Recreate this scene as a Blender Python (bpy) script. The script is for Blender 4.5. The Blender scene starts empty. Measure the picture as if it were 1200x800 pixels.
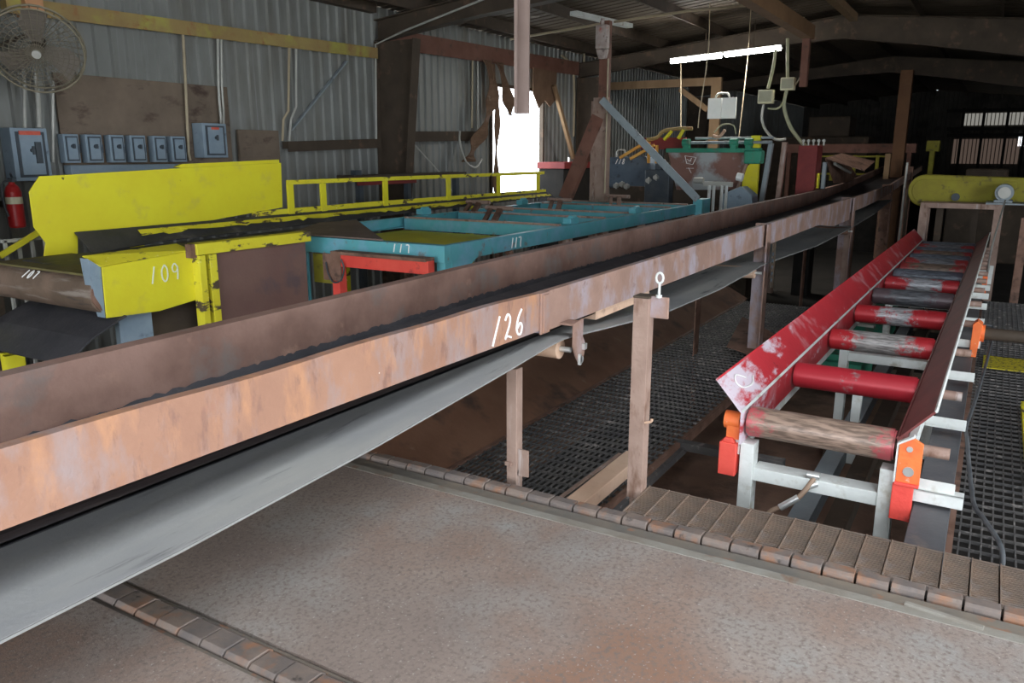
import bpy, math, random
from mathutils import Vector, Matrix
random.seed(7)
sc = bpy.context.scene
COL = sc.collection
V = Vector
PI = math.pi

# ------------------------------------------------------------------ materials
def _n(nt, t, **kw):
    n = nt.nodes.new(t)
    for k, v in kw.items():
        setattr(n, k, v)
    return n

def c4(c):
    return (c[0], c[1], c[2], 1.0)

def layered(name, c1, c2, scale=3.0, patches=(), rough=0.75, metal=0.0, bump=0.25, bscale=40, stretch=(1, 1, 1), spec=0.35, seed=0.0):
    """noise blend of two colours, then patches of further colours with outlines of their own"""
    m = bpy.data.materials.new(name)
    m.use_nodes = True
    nt = m.node_tree
    b = nt.nodes['Principled BSDF']
    L = nt.links.new
    tc = _n(nt, 'ShaderNodeTexCoord')
    def coords(st, off):
        mp = _n(nt, 'ShaderNodeMapping')
        mp.inputs['Scale'].default_value = st
        mp.inputs['Location'].default_value = (off, off * 1.7, off * .6)
        L(tc.outputs['Object'], mp.inputs['Vector'])
        return mp.outputs['Vector']
    no = _n(nt, 'ShaderNodeTexNoise')
    no.inputs['Scale'].default_value = scale
    no.inputs['Detail'].default_value = 8
    no.inputs['Roughness'].default_value = .62
    L(coords(stretch, seed), no.inputs['Vector'])
    r = _n(nt, 'ShaderNodeValToRGB')
    r.color_ramp.elements[0].position = .36
    r.color_ramp.elements[1].position = .66
    r.color_ramp.elements[0].color = c4(c1)
    r.color_ramp.elements[1].color = c4(c2)
    L(no.outputs['Fac'], r.inputs['Fac'])
    col = r.outputs['Color']
    for i, p in enumerate(patches):
        pc, ps, th, soft = p[:4]
        st = p[4] if len(p) > 4 else (1, 1, 1)
        q = _n(nt, 'ShaderNodeTexNoise')
        q.inputs['Scale'].default_value = ps
        q.inputs['Detail'].default_value = 6
        q.inputs['Roughness'].default_value = .6
        L(coords(st, seed + 3.1 * (i + 1)), q.inputs['Vector'])
        rr = _n(nt, 'ShaderNodeValToRGB')
        rr.color_ramp.elements[0].position = max(0, th - soft)
        rr.color_ramp.elements[1].position = min(1, th + soft)
        L(q.outputs['Fac'], rr.inputs['Fac'])
        mx = _n(nt, 'ShaderNodeMix', data_type='RGBA')
        L(rr.outputs['Color'], mx.inputs['Factor'])
        L(col, mx.inputs['A'])
        mx.inputs['B'].default_value = c4(pc)
        col = mx.outputs['Result']
    L(col, b.inputs['Base Color'])
    b.inputs['Roughness'].default_value = rough
    b.inputs['Metallic'].default_value = metal
    b.inputs['Specular IOR Level'].default_value = spec
    if bump:
        bn = _n(nt, 'ShaderNodeTexNoise')
        bn.inputs['Scale'].default_value = bscale
        bn.inputs['Detail'].default_value = 4
        L(tc.outputs['Object'], bn.inputs['Vector'])
        bp = _n(nt, 'ShaderNodeBump')
        bp.inputs['Strength'].default_value = bump
        bp.inputs['Distance'].default_value = .01
        L(bn.outputs['Fac'], bp.inputs['Height'])
        L(bp.outputs['Normal'], b.inputs['Normal'])
    return m

def emit(name, c, s):
    m = bpy.data.materials.new(name)
    m.use_nodes = True
    b = m.node_tree.nodes['Principled BSDF']
    b.inputs['Base Color'].default_value = c4(c)
    b.inputs['Emission Color'].default_value = c4(c)
    b.inputs['Emission Strength'].default_value = s
    return m

M = {}
M['deck'] = layered('rusty_deck_plate', (.235, .185, .16), (.32, .25, .21), 1.3,
                    [((.33, .325, .305), 1.1, .58, .12), ((.275, .16, .11), 1.0, .57, .10), ((.19, .15, .13), 55, .58, .10), ((.42, .37, .33), 80, .66, .05)],
                    rough=.8, bump=.28, bscale=150)
M['deck_grey'] = layered('worn_grey_edge', (.29, .275, .24), (.22, .19, .155), 5, [((.20, .11, .07), 6, .62, .06)], rough=.75)
M['band'] = layered('dusty_flat_bar', (.15, .14, .125), (.22, .18, .14), 4, [((.30, .15, .09), 8, .64, .05)], rough=.75)
M['link'] = layered('chain_link_steel', (.17, .145, .135), (.26, .20, .165), 9, [((.33, .17, .10), 7, .60, .07), ((.07, .06, .055), 12, .66, .04)], rough=.65, metal=.2)
M['ribplank'] = layered('ribbed_plank_steel', (.20, .155, .125), (.31, .215, .155), 5, [((.32, .31, .31), 3, .63, .08)], rough=.6, metal=.25)
M['dark'] = layered('black_gap', (.012, .011, .010), (.022, .019, .016), 5, rough=.95)
M['soil'] = layered('pit_dirt', (.20, .115, .08), (.28, .165, .115), 1.5, [((.11, .07, .05), 3, .6, .12), ((.36, .26, .2), 30, .73, .03)], rough=.95, bump=.6, bscale=30)
M['grate'] = layered('dark_grating_steel', (.085, .082, .082), (.14, .13, .122), 4, [((.30, .27, .25), 14, .62, .06)], rough=.6, metal=.1)
M['rail_orange'] = layered('orange_rusted_channel', (.285, .15, .10), (.35, .19, .125), 3.0,
                    [((.29, .215, .20), 4.2, .56, .08, (1.6, 1, .7)), ((.42, .215, .12), 6.0, .60, .07, (1.6, 1, .6)), ((.22, .12, .09), 14, .63, .06, (1.5, 1, .5)), ((.30, .15, .11), 10, .69, .05), ((.80, .70, .6), 26, .76, .015)], rough=.68, bump=.3)
M['rail_brown'] = layered('brown_rusted_channel', (.25, .155, .12), (.36, .225, .175), 2.6,
                    [((.36, .31, .34), 4.5, .56, .08, (1, 1, .6)), ((.20, .11, .08), 7, .66, .06), ((.55, .48, .44), 18, .74, .02, (2.5, 1, .3))], rough=.65, bump=.3)
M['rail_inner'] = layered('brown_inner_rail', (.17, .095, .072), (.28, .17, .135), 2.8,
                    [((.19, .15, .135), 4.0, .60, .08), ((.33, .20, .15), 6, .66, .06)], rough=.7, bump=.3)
M['rust'] = layered('dark_rust', (.17, .09, .06), (.26, .15, .11), 5, [((.10, .06, .045), 7, .6, .07), ((.34, .22, .17), 9, .67, .05)], rough=.75)
M['rust_post'] = layered('rusty_square_tube', (.28, .185, .145), (.40, .28, .225), 4, [((.20, .115, .08), 8, .62, .05, (1, 1, .4)), ((.47, .40, .37), 5, .64, .06, (2, 2, .3))], rough=.6, metal=.1)
M['tan'] = layered('tan_primer_steel', (.55, .36, .25), (.62, .43, .31), 5, [((.40, .26, .19), 8, .64, .06)], rough=.7)
M['belt'] = layered('grey_rubber_belt', (.33, .33, .33), (.39, .385, .38), 1.4,
                    [((.52, .50, .45), .9, .60, .14, (.5, 1.6, 1)), ((.17, .17, .17), 2.5, .66, .05, (.6, 4, 1)), ((.36, .35, .33), 40, .76, .015)], rough=.7, bump=.15, bscale=60, spec=.3)
M['belt_edge'] = layered('pale_belt_edge', (.26, .255, .245), (.20, .195, .185), 9, rough=.8)
M['belt_dark'] = layered('black_belt', (.035, .035, .04), (.065, .062, .068), 3, [((.11, .10, .10), 6, .66, .07)], rough=.6)
M['yellow'] = layered('yellow_paint', (.74, .68, .028), (.70, .61, .025), 2.5,
                    [((.64, .56, .06), 5, .64, .07), ((.06, .045, .03), 11, .73, .02)], rough=.55, bump=.1)
M['yellow_worn'] = layered('chipped_yellow_paint', (.76, .69, .04), (.68, .58, .03), 3,
                    [((.09, .065, .04), 9, .59, .03, (.6, 1, 1.5)), ((.80, .76, .30), 20, .68, .03)], rough=.6, bump=.2)
M['yellow_dim'] = layered('dull_yellow_paint', (.33, .30, .03), (.26, .22, .03), 4, [((.12, .09, .04), 7, .64, .06)], rough=.7)  # yellow in a darker, duller tone
M['teal'] = layered('teal_paint', (.10, .38, .44), (.13, .42, .46), 3,
                    [((.20, .42, .54), 4, .58, .10), ((.22, .17, .14), 7, .66, .05), ((.40, .43, .42), 22, .74, .02)], rough=.5, bump=.12)
M['green'] = layered('green_paint', (.03, .24, .15), (.05, .30, .19), 4, [((.12, .18, .13), 6, .62, .08), ((.10, .07, .05), 9, .68, .04)], rough=.55)
M['red'] = layered('bright_red_paint', (.72, .065, .05), (.80, .10, .07), 3, [((.35, .05, .045), 6, .64, .05)], rough=.55)
M['red_chalky'] = layered('chalky_scratched_red_paint', (.60, .035, .045), (.50, .03, .04), 2.0,
                    [((.62, .26, .28), 3.2, .60, .08), ((.68, .60, .64), 2.1, .64, .05, (.8, 1, 2.2)), ((.22, .02, .025), 8, .70, .03)], rough=.5, bump=.1)
M['maroon'] = layered('maroon_side_plate', (.135, .03, .028), (.19, .045, .04), 3, [((.09, .025, .022), 5, .60, .1, (.4, 1, 1))], rough=.55)  # darker copy of the red, imitating the shaded inner face
M['orange'] = layered('orange_bearing_paint', (.85, .20, .05), (.80, .14, .04), 8, [((.75, .55, .45), 18, .68, .03), ((.2, .05, .03), 14, .70, .03)], rough=.5)
M['white_paint'] = layered('chalky_white_frame_paint', (.60, .62, .59), (.70, .72, .69), 5, [((.40, .38, .31), 6, .62, .07), ((.28, .20, .14), 14, .73, .02)], rough=.6)
M['grey_paint'] = layered('grey_blue_paint', (.25, .29, .31), (.30, .34, .36), 4, [((.16, .17, .18), 6, .65, .06)], rough=.5)
M['box_blue'] = layered('blue_grey_enclosure', (.22, .29, .35), (.27, .34, .40), 5, [((.15, .19, .23), 8, .66, .05)], rough=.5, bump=.05)
M['box_dark'] = layered('dark_cover', (.05, .065, .08), (.08, .09, .10), 6, rough=.5, bump=.05)
M['drum'] = layered('slate_blue_tank', (.085, .115, .15), (.11, .145, .185), 5, [((.05, .06, .07), 7, .64, .06)], rough=.5)
M['wallmetal'] = layered('galvanised_wall_sheet', (.235, .24, .225), (.30, .305, .29), .7,
                    [((.19, .18, .155), 1.2, .62, .12, (2, 1, .4)), ((.34, .345, .335), 3, .66, .05, (6, 1, .15))], rough=.55, metal=.25, bump=.05)
M['wallmetal_dark'] = layered('shade_dark_wall_sheet', (.07, .065, .055), (.11, .10, .085), .9, [((.04, .035, .03), 1.5, .6, .1)], rough=.8, bump=.05)  # wall sheet coloured darker to imitate shade at the far end
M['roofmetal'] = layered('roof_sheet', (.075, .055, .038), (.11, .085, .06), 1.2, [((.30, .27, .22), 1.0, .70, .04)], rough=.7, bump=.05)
M['steel_brown'] = layered('brown_primer_steel', (.055, .04, .028), (.085, .062, .043), 2, [((.16, .10, .065), 4, .65, .07)], rough=.75)
M['steel_red'] = layered('red_oxide_steel', (.17, .075, .052), (.22, .105, .075), 3, [((.10, .06, .045), 6, .63, .07)], rough=.75)
M['girt'] = layered('ochre_stained_girt', (.30, .20, .085), (.36, .27, .10), 2.5, [((.40, .38, .08), 2, .62, .08), ((.30, .14, .06), 5, .64, .06)], rough=.7)
M['plywood'] = layered('weathered_plywood', (.15, .115, .085), (.21, .16, .12), 2, [((.075, .05, .04), 2.5, .62, .07, (1, 1, 2)), ((.21, .15, .115), 7, .70, .04)], rough=.9)
M['conduit'] = layered('galvanised_conduit', (.42, .42, .38), (.50, .49, .45), 6, rough=.45, metal=.2, bump=0)
M['conduit_tan'] = layered('dusty_conduit', (.40, .33, .22), (.47, .39, .27), 6, rough=.55, bump=0)
M['hose'] = layered('olive_cable', (.38, .38, .24), (.44, .44, .28), 6, rough=.55, bump=0)
M['cable_black'] = layered('black_rubber_cable', (.05, .055, .06), (.10, .105, .11), 8, rough=.5, bump=0)
M['hose_brown'] = layered('brown_rubber_hose', (.26, .17, .12), (.33, .23, .16), 8, rough=.6)
M['chalk'] = layered('white_marker_paint', (.86, .85, .82), (.92, .91, .88), 30, rough=.8, bump=0)
M['chalk_dim'] = layered('faded_chalk', (.75, .78, .55), (.82, .84, .66), 40, rough=.85, bump=0)
M['white_board'] = layered('white_board', (.80, .82, .80), (.86, .87, .85), 5, [((.5, .52, .5), 9, .7, .03)], rough=.6)
M['chrome'] = layered('bright_steel', (.62, .62, .6), (.75, .75, .73), 8, rough=.3, metal=.7, bump=0)
M['extred'] = layered('extinguisher_red', (.42, .02, .02), (.50, .03, .03), 5, rough=.35, bump=0)
M['darkred'] = layered('dark_red_steel', (.17, .025, .025), (.23, .035, .03), 4, rough=.6)
M['redlabel'] = layered('red_warning_print', (.62, .11, .07), (.66, .15, .10), 20, rough=.6, bump=0)
M['cream'] = layered('cream_tag', (.70, .66, .45), (.76, .72, .52), 9, rough=.6, bump=0)
M['canvas'] = layered('brown_drape', (.13, .075, .045), (.20, .12, .075), 3, [((.42, .33, .26), 3, .70, .04, (3, 3, .5))], rough=.9)
M['wood'] = layered('pale_timber', (.22, .14, .075), (.28, .18, .10), 2, stretch=(3, 3, .5), rough=.85)
M['wood_pinkish'] = layered('weathered_pinkish_channel', (.30, .22, .19), (.37, .275, .24), 2, [((.28, .20, .17), 4, .62, .07, (3, 3, .4))], rough=.8)
M['concrete'] = layered('dusty_concrete', (.06, .052, .045), (.09, .078, .066), 1.5, rough=.9)
M['slab_dark'] = layered('shade_dark_floor', (.022, .02, .018), (.04, .035, .03), 1.5, rough=.9)  # near-black tone standing in for shade on the floor
M['tube'] = emit('lit_tube', (1, .98, .94), 30)
M['outside'] = layered('bright_bounce_gravel', (.75, .73, .68), (.85, .83, .78), 3, rough=.95)  # ground kept very bright to bounce daylight indoors

def whitened_plate():  # red plate colour turning whiter towards the front end
    m = layered('whitened_red_plate', (.52, .035, .045), (.44, .03, .04), 2.0, [((.58, .27, .29), 3.2, .60, .08), ((.20, .02, .025), 8, .70, .03)], rough=.5, bump=.1)
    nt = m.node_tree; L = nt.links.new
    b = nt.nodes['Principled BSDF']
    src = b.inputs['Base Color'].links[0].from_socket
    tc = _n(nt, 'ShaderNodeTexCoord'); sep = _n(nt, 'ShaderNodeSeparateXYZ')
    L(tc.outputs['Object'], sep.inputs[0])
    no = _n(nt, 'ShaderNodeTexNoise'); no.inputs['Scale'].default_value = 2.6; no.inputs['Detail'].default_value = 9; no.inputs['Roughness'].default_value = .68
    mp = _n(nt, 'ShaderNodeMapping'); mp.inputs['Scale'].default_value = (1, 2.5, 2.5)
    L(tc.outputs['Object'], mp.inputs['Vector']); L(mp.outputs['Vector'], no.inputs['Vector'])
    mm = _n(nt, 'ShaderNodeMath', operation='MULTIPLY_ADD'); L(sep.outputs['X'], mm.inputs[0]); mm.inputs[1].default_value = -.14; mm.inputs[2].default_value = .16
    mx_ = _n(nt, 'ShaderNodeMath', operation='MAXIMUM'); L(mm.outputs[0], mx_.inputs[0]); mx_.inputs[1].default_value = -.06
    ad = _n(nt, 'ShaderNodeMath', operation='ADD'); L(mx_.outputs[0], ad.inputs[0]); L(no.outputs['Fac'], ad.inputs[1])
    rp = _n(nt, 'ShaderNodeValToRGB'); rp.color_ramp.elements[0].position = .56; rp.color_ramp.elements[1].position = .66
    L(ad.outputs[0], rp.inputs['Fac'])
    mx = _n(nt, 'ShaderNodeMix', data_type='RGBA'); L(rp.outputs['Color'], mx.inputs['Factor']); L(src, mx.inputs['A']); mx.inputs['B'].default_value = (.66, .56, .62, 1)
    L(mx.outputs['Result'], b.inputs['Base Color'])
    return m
M['whitened_plate'] = whitened_plate()

def roller_mat(name, paint, worn, amount, seed):
    """paint worn off in bands round the middle of a roller that lies along its local y"""
    m = bpy.data.materials.new(name)
    m.use_nodes = True
    nt = m.node_tree
    L = nt.links.new
    b = nt.nodes['Principled BSDF']
    tc = _n(nt, 'ShaderNodeTexCoord')
    sep = _n(nt, 'ShaderNodeSeparateXYZ')
    L(tc.outputs['Object'], sep.inputs[0])
    no = _n(nt, 'ShaderNodeTexNoise')
    no.inputs['Scale'].default_value = 7
    no.inputs['Detail'].default_value = 9
    no.inputs['Roughness'].default_value = .7
    mp = _n(nt, 'ShaderNodeMapping')
    mp.inputs['Location'].default_value = (seed, seed, seed)
    mp.inputs['Scale'].default_value = (2, 1.6, 2)
    L(tc.outputs['Object'], mp.inputs['Vector'])
    L(mp.outputs['Vector'], no.inputs['Vector'])
    a = _n(nt, 'ShaderNodeMath', operation='ABSOLUTE')
    L(sep.outputs['Y'], a.inputs[0])
    s = _n(nt, 'ShaderNodeMath', operation='MULTIPLY_ADD')
    L(a.outputs[0], s.inputs[0])
    s.inputs[1].default_value = -1.5
    s.inputs[2].default_value = amount
    ad = _n(nt, 'ShaderNodeMath', operation='ADD')
    L(s.outputs[0], ad.inputs[0])
    L(no.outputs['Fac'], ad.inputs[1])
    r = _n(nt, 'ShaderNodeValToRGB')
    r.color_ramp.elements[0].position = .62
    r.color_ramp.elements[1].position = .74
    L(ad.outputs[0], r.inputs['Fac'])
    n2 = _n(nt, 'ShaderNodeTexNoise')
    n2.inputs['Scale'].default_value = 9
    n2.inputs['Detail'].default_value = 8
    mp2 = _n(nt, 'ShaderNodeMapping')
    mp2.inputs['Scale'].default_value = (8, 1.2, 8)
    L(tc.outputs['Object'], mp2.inputs['Vector'])
    L(mp2.outputs['Vector'], n2.inputs['Vector'])
    r2 = _n(nt, 'ShaderNodeValToRGB')
    r2.color_ramp.elements[0].position = .40
    r2.color_ramp.elements[1].position = .60
    r2.color_ramp.elements[0].color = c4([v * .45 for v in worn])
    r2.color_ramp.elements[1].color = c4(worn)
    L(n2.outputs['Fac'], r2.inputs['Fac'])
    mx = _n(nt, 'ShaderNodeMix', data_type='RGBA')
    L(r.outputs['Color'], mx.inputs['Factor'])
    mx.inputs['A'].default_value = c4(paint)
    L(r2.outputs['Color'], mx.inputs['B'])
    L(mx.outputs['Result'], b.inputs['Base Color'])
    b.inputs['Roughness'].default_value = .38
    b.inputs['Metallic'].default_value = .15
    return m

# ------------------------------------------------------------------ mesh builder
def wloc(o):
    p = V((0, 0, 0))
    while o is not None:
        p += o.location
        o = o.parent
    return p

class MB:
    def __init__(s):
        s.v = []; s.f = []; s.sm = []
    def add(s, vs, fs, smooth=False):
        k = len(s.v)
        s.v += [V(p) for p in vs]
        for f in fs:
            s.f.append([k + i for i in f]); s.sm.append(smooth)
        return s
    def box(s, x0, x1, y0, y1, z0, z1):
        x0, x1 = sorted((x0, x1)); y0, y1 = sorted((y0, y1)); z0, z1 = sorted((z0, z1))
        return s.add([(x0, y0, z0), (x1, y0, z0), (x1, y1, z0), (x0, y1, z0), (x0, y0, z1), (x1, y0, z1), (x1, y1, z1), (x0, y1, z1)],
                     [(0, 3, 2, 1), (4, 5, 6, 7), (0, 1, 5, 4), (1, 2, 6, 5), (2, 3, 7, 6), (3, 0, 4, 7)])
    def beam(s, p0, p1, w, h, up=(0, 0, 1), w1=None, h1=None):
        p0, p1 = V(p0), V(p1)
        d = (p1 - p0).normalized()
        u = V(up)
        sd = d.cross(u)
        if sd.length < 1e-4:
            sd = d.cross(V((1, 0, 0)))
        sd.normalize()
        u = sd.cross(d).normalized()
        w1 = w if w1 is None else w1; h1 = h if h1 is None else h1
        vs = []
        for p, a, b in ((p0, w, h), (p1, w1, h1)):
            vs += [p - sd * a / 2 - u * b / 2, p + sd * a / 2 - u * b / 2, p + sd * a / 2 + u * b / 2, p - sd * a / 2 + u * b / 2]
        return s.add(vs, [(3, 2, 1, 0), (4, 5, 6, 7), (0, 1, 5, 4), (1, 2, 6, 5), (2, 3, 7, 6), (3, 0, 4, 7)])
    def cyl(s, p0, p1, r, n=24, r1=None, caps=True):
        p0, p1 = V(p0), V(p1)
        r1 = r if r1 is None else r1
        d = (p1 - p0).normalized()
        a = d.orthogonal().normalized(); b = d.cross(a)
        vs = []
        for p, q in ((p0, r), (p1, r1)):
            vs += [p + (a * math.cos(2 * PI * i / n) + b * math.sin(2 * PI * i / n)) * q for i in range(n)]
        s.add(vs, [(i, (i + 1) % n, n + (i + 1) % n, n + i) for i in range(n)], True)
        if caps:
            s.add(vs, [tuple(range(n - 1, -1, -1)), tuple(range(n, 2 * n))])
        return s
    def tube(s, pts, r, n=8, sub=6, closed=False):
        P = [V(p) for p in pts]
        if sub > 1 and len(P) > 2:
            Q = []
            m = len(P)
            rng = range(m if closed else m - 1)
            for i in rng:
                if closed:
                    a, b, c, d = P[(i - 1) % m], P[i], P[(i + 1) % m], P[(i + 2) % m]
                else:
                    a, b, c, d = P[max(i - 1, 0)], P[i], P[i + 1], P[min(i + 2, m - 1)]
                for k in range(sub):
                    t = k / sub
                    Q.append(.5 * ((2 * b) + (c - a) * t + (2 * a - 5 * b + 4 * c - d) * t * t + (3 * b - 3 * c + d - a) * t ** 3))
            if not closed:
                Q.append(P[-1])
            P = Q
        m = len(P)
        vs = []
        ref = None
        for i, p in enumerate(P):
            if closed:
                d = (P[(i + 1) % m] - P[i - 1]).normalized()
            else:
                d = (P[min(i + 1, m - 1)] - P[max(i - 1, 0)]).normalized()
            if ref is None:
                ref = d.orthogonal().normalized()
            ref = (ref - d * ref.dot(d)).normalized()
            b = d.cross(ref)
            vs += [p + (ref * math.cos(2 * PI * j / n) + b * math.sin(2 * PI * j / n)) * r for j in range(n)]
        fs = []
        for i in range(m if closed else m - 1):
            k = (i + 1) % m
            fs += [(i * n + j, i * n + (j + 1) % n, k * n + (j + 1) % n, k * n + j) for j in range(n)]
        s.add(vs, fs, True)
        if not closed:
            s.add(vs, [tuple(range(n - 1, -1, -1)), tuple(range((m - 1) * n, m * n))])
        return s
    def prism(s, poly, axis, a0, a1):
        """poly in the two other axes (in xyz order), extruded along axis"""
        n = len(poly)
        def mk(p, a):
            if axis == 'x': return (a, p[0], p[1])
            if axis == 'y': return (p[0], a, p[1])
            return (p[0], p[1], a)
        vs = [mk(p, a0) for p in poly] + [mk(p, a1) for p in poly]
        ar = sum(poly[i][0] * poly[(i + 1) % n][1] - poly[(i + 1) % n][0] * poly[i][1] for i in range(n))
        flip = (ar > 0) == (a1 > a0)
        if axis == 'y': flip = not flip
        f0 = tuple(range(n)); f1 = tuple(range(n, 2 * n))
        side = [(i, (i + 1) % n, n + (i + 1) % n, n + i) for i in range(n)]
        if flip:
            fs = [tuple(reversed(f0)), f1] + side
        else:
            fs = [f0, tuple(reversed(f1))] + [tuple(reversed(q)) for q in side]
        return s.add(vs, fs)
    def sheet(s, quad, t):
        """a plate of thickness t from four corners (may be a longer loop)"""
        q = [V(p) for p in quad]
        nrm = (q[1] - q[0]).cross(q[2] - q[0]).normalized() * t / 2
        n = len(q)
        vs = [p + nrm for p in q] + [p - nrm for p in q]
        return s.add(vs, [tuple(range(n)), tuple(range(2 * n - 1, n - 1, -1))] + [(i, n + i, n + (i + 1) % n, (i + 1) % n) for i in range(n)])
    def ribbon(s, pts, wdir, w, t):
        """bent strip following pts with width w along wdir (a vector or list of vectors) and thickness t"""
        P = [V(p) for p in pts]
        vs = []
        for i, p in enumerate(P):
            wd = V(wdir[i] if isinstance(wdir, list) else wdir).normalized()
            d = (P[min(i + 1, len(P) - 1)] - P[max(i - 1, 0)]).normalized()
            nn = d.cross(wd).normalized()
            ww = w[i] if isinstance(w, list) else w
            vs += [p - wd * ww / 2 - nn * t / 2, p + wd * ww / 2 - nn * t / 2, p + wd * ww / 2 + nn * t / 2, p - wd * ww / 2 + nn * t / 2]
        m = len(P)
        fs = [(3, 2, 1, 0), (4 * m - 4, 4 * m - 3, 4 * m - 2, 4 * m - 1)]
        for i in range(m - 1):
            for j in range(4):
                fs.append((4 * i + j, 4 * i + (j + 1) % 4, 4 * i + 4 + (j + 1) % 4, 4 * i + 4 + j))
        return s.add(vs, fs)
    def build(s, name, mat, parent=None, bevel=0.0, base=None):
        me = bpy.data.meshes.new(name)
        if parent is not None:
            org = wloc(parent)
        elif base is not None:
            org = V(base)
        else:
            xs = [p.x for p in s.v]; ys = [p.y for p in s.v]; zs = [p.z for p in s.v]
            org = V(((min(xs) + max(xs)) / 2, (min(ys) + max(ys)) / 2, min(zs)))
        me.from_pydata([tuple(p - org) for p in s.v], [], s.f)
        me.polygons.foreach_set('use_smooth', s.sm)
        me.materials.append(M[mat] if isinstance(mat, str) else mat)
        me.update()
        o = bpy.data.objects.new(name, me)
        COL.objects.link(o)
        if parent is not None:
            o.parent = parent
        else:
            o.location = org
        if bevel:
            b = o.modifiers.new('bevel', 'BEVEL')
            b.width = bevel; b.segments = 2; b.limit_method = 'ANGLE'; b.angle_limit = math.radians(40)
        return o

def tag(o, label=None, cat=None, group=None, kind=None):
    if label: o['label'] = label
    if cat: o['category'] = cat
    if group: o['group'] = group
    if kind: o['kind'] = kind
    return o

def thing(name, loc, label, cat, group=None):
    o = bpy.data.objects.new(name, None)
    COL.objects.link(o)
    o.location = loc
    return tag(o, label, cat, group)

def single(m, name, mat, label, cat, group=None, bevel=0.0):
    return tag(m.build(name, mat, None, bevel), label, cat, group)

def struct(m, name, mat, parent=None, bevel=0.0):
    o = m.build(name, mat, parent, bevel)
    o['kind'] = 'structure'
    return o

GL = {
 '1': [[(.15, 0), (.45, 1)]],
 '2': [[(.1, .78), (.35, 1), (.6, .82), (.5, .5), (.12, .05), (.3, .12), (.72, .0)]],
 '6': [[(.65, 1), (.3, .7), (.12, .3), (.25, .02), (.55, .0), (.68, .28), (.48, .45), (.22, .28)]],
 '0': [[(.38, 1), (.12, .7), (.12, .25), (.35, 0), (.6, .25), (.6, .75), (.38, 1)]],
 '9': [[(.6, .72), (.35, .98), (.12, .78), (.2, .5), (.5, .52), (.6, .8), (.58, .4), (.52, 0)]],
 '7': [[(.05, .95), (.62, .95), (.55, .5), (.5, 0)]],
 '8': [[(.38, .52), (.15, .72), (.35, 1), (.58, .76), (.38, .52), (.12, .25), (.35, 0), (.62, .22), (.38, .52)]],
 'l': [[(.3, 0), (.3, 1)]],
}
def write(text, org, u, v, h, adv, thick, parent, mat='chalk', proud=.005, slant=0.0, name='painted_number'):
    u, v = V(u).normalized(), V(v).normalized()
    nrm = u.cross(v).normalized()
    m = MB()
    for i, ch in enumerate(text):
        for st in GL[ch]:
            P = [V(org) + u * (i * adv + (x + slant * y) * h * .75) + v * (y * h) for x, y in st]
            Q = []
            for k in range(len(P) - 1):
                a, b, c, d = P[max(k - 1, 0)], P[k], P[k + 1], P[min(k + 2, len(P) - 1)]
                for q in range(5):
                    t = q / 5
                    Q.append(.5 * ((2 * b) + (c - a) * t + (2 * a - 5 * b + 4 * c - d) * t * t + (3 * b - 3 * c + d - a) * t ** 3))
            Q.append(P[-1])
            wd = []
            for k in range(len(Q)):
                d = (Q[min(k + 1, len(Q) - 1)] - Q[max(k - 1, 0)])
                wd.append(nrm.cross(d).normalized())
            m.ribbon([p + nrm * proud * .5 for p in Q], wd, thick, proud)
    return m.build(name, mat, parent)

def chan_y(y_face, y_in, z0, z1, t=.008):
    """C profile in (y,z): web at y_face, flanges reaching to y_in"""
    s = 1 if y_in > y_face else -1
    return [(y_face, z0), (y_in, z0), (y_in, z0 + t), (y_face + s * t, z0 + t), (y_face + s * t, z1 - t), (y_in, z1 - t), (y_in, z1), (y_face, z1)]

# ------------------------------------------------------------------ camera
F = 930.0
pitch = math.atan(220 / 930.0); yaw = math.radians(31.0)
cp, sp, cy_, sy_ = math.cos(pitch), math.sin(pitch), math.cos(yaw), math.sin(yaw)
fw = V((cp * cy_, cp * sy_, -sp)); rt = V((sy_, -cy_, 0)); up = V((sp * cy_, sp * sy_, cp))
cam = bpy.data.cameras.new('camera')
cam.sensor_width = 36; cam.lens = 36 * F / 1200
cam.clip_start = .05; cam.clip_end = 300
co = bpy.data.objects.new('camera', cam)
COL.objects.link(co)
R = Matrix((rt, up, -fw)).transposed().to_4x4()
R.translation = V((0, 0, 1.6))
co.matrix_world = R
sc.camera = co

# ------------------------------------------------------------------ setting
XB, XE = -4.0, 44.0           # back (open to the yard) and far end
YL, YR = 9.0, -7.5
GF = -.95                     # ground floor below the deck
struct(MB().box(XB, XE, YR, YL + .1, GF - .2, GF), 'floor', 'soil')
dk = MB()
dk.box(XB + .6, 1.455, -2.6, 3.0, -.08, 0)
dk.box(1.61, 2.90, -2.6, 3.0, -.08, 0)
dk.box(XB + .6, 1.455, -2.6, 3.0, GF, -.12)
dk.box(1.455, 3.02, -2.6, 3.0, GF, -.12)
struct(dk, 'floor_deck', 'deck')
# grey worn borders and flat bars of the deck
e = MB()
e.box(2.900, 2.955, -2.6, 3.0, -.09, .002)
struct(e, 'trim_1', 'deck_grey', bevel=.003)
e = MB()
e.box(2.958, 3.048, -2.6, 3.0, -.12, -.012)
e.box(1.458, 1.475, -2.6, 3.0, -.12, -.006)
e.box(1.595, 1.608, -2.6, 3.0, -.12, -.010)
struct(e, 'trim_2', 'band', bevel=.003)
# under-strip supports in shadow
struct(MB().box(3.04, 3.46, -2.6, 1.30, GF, -.075).box(3.02, 3.13, 1.30, 3.0, GF, -.075).box(1.475, 1.595, -2.6, 3.0, -.14, -.07), 'trim_3', 'steel_brown')

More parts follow.
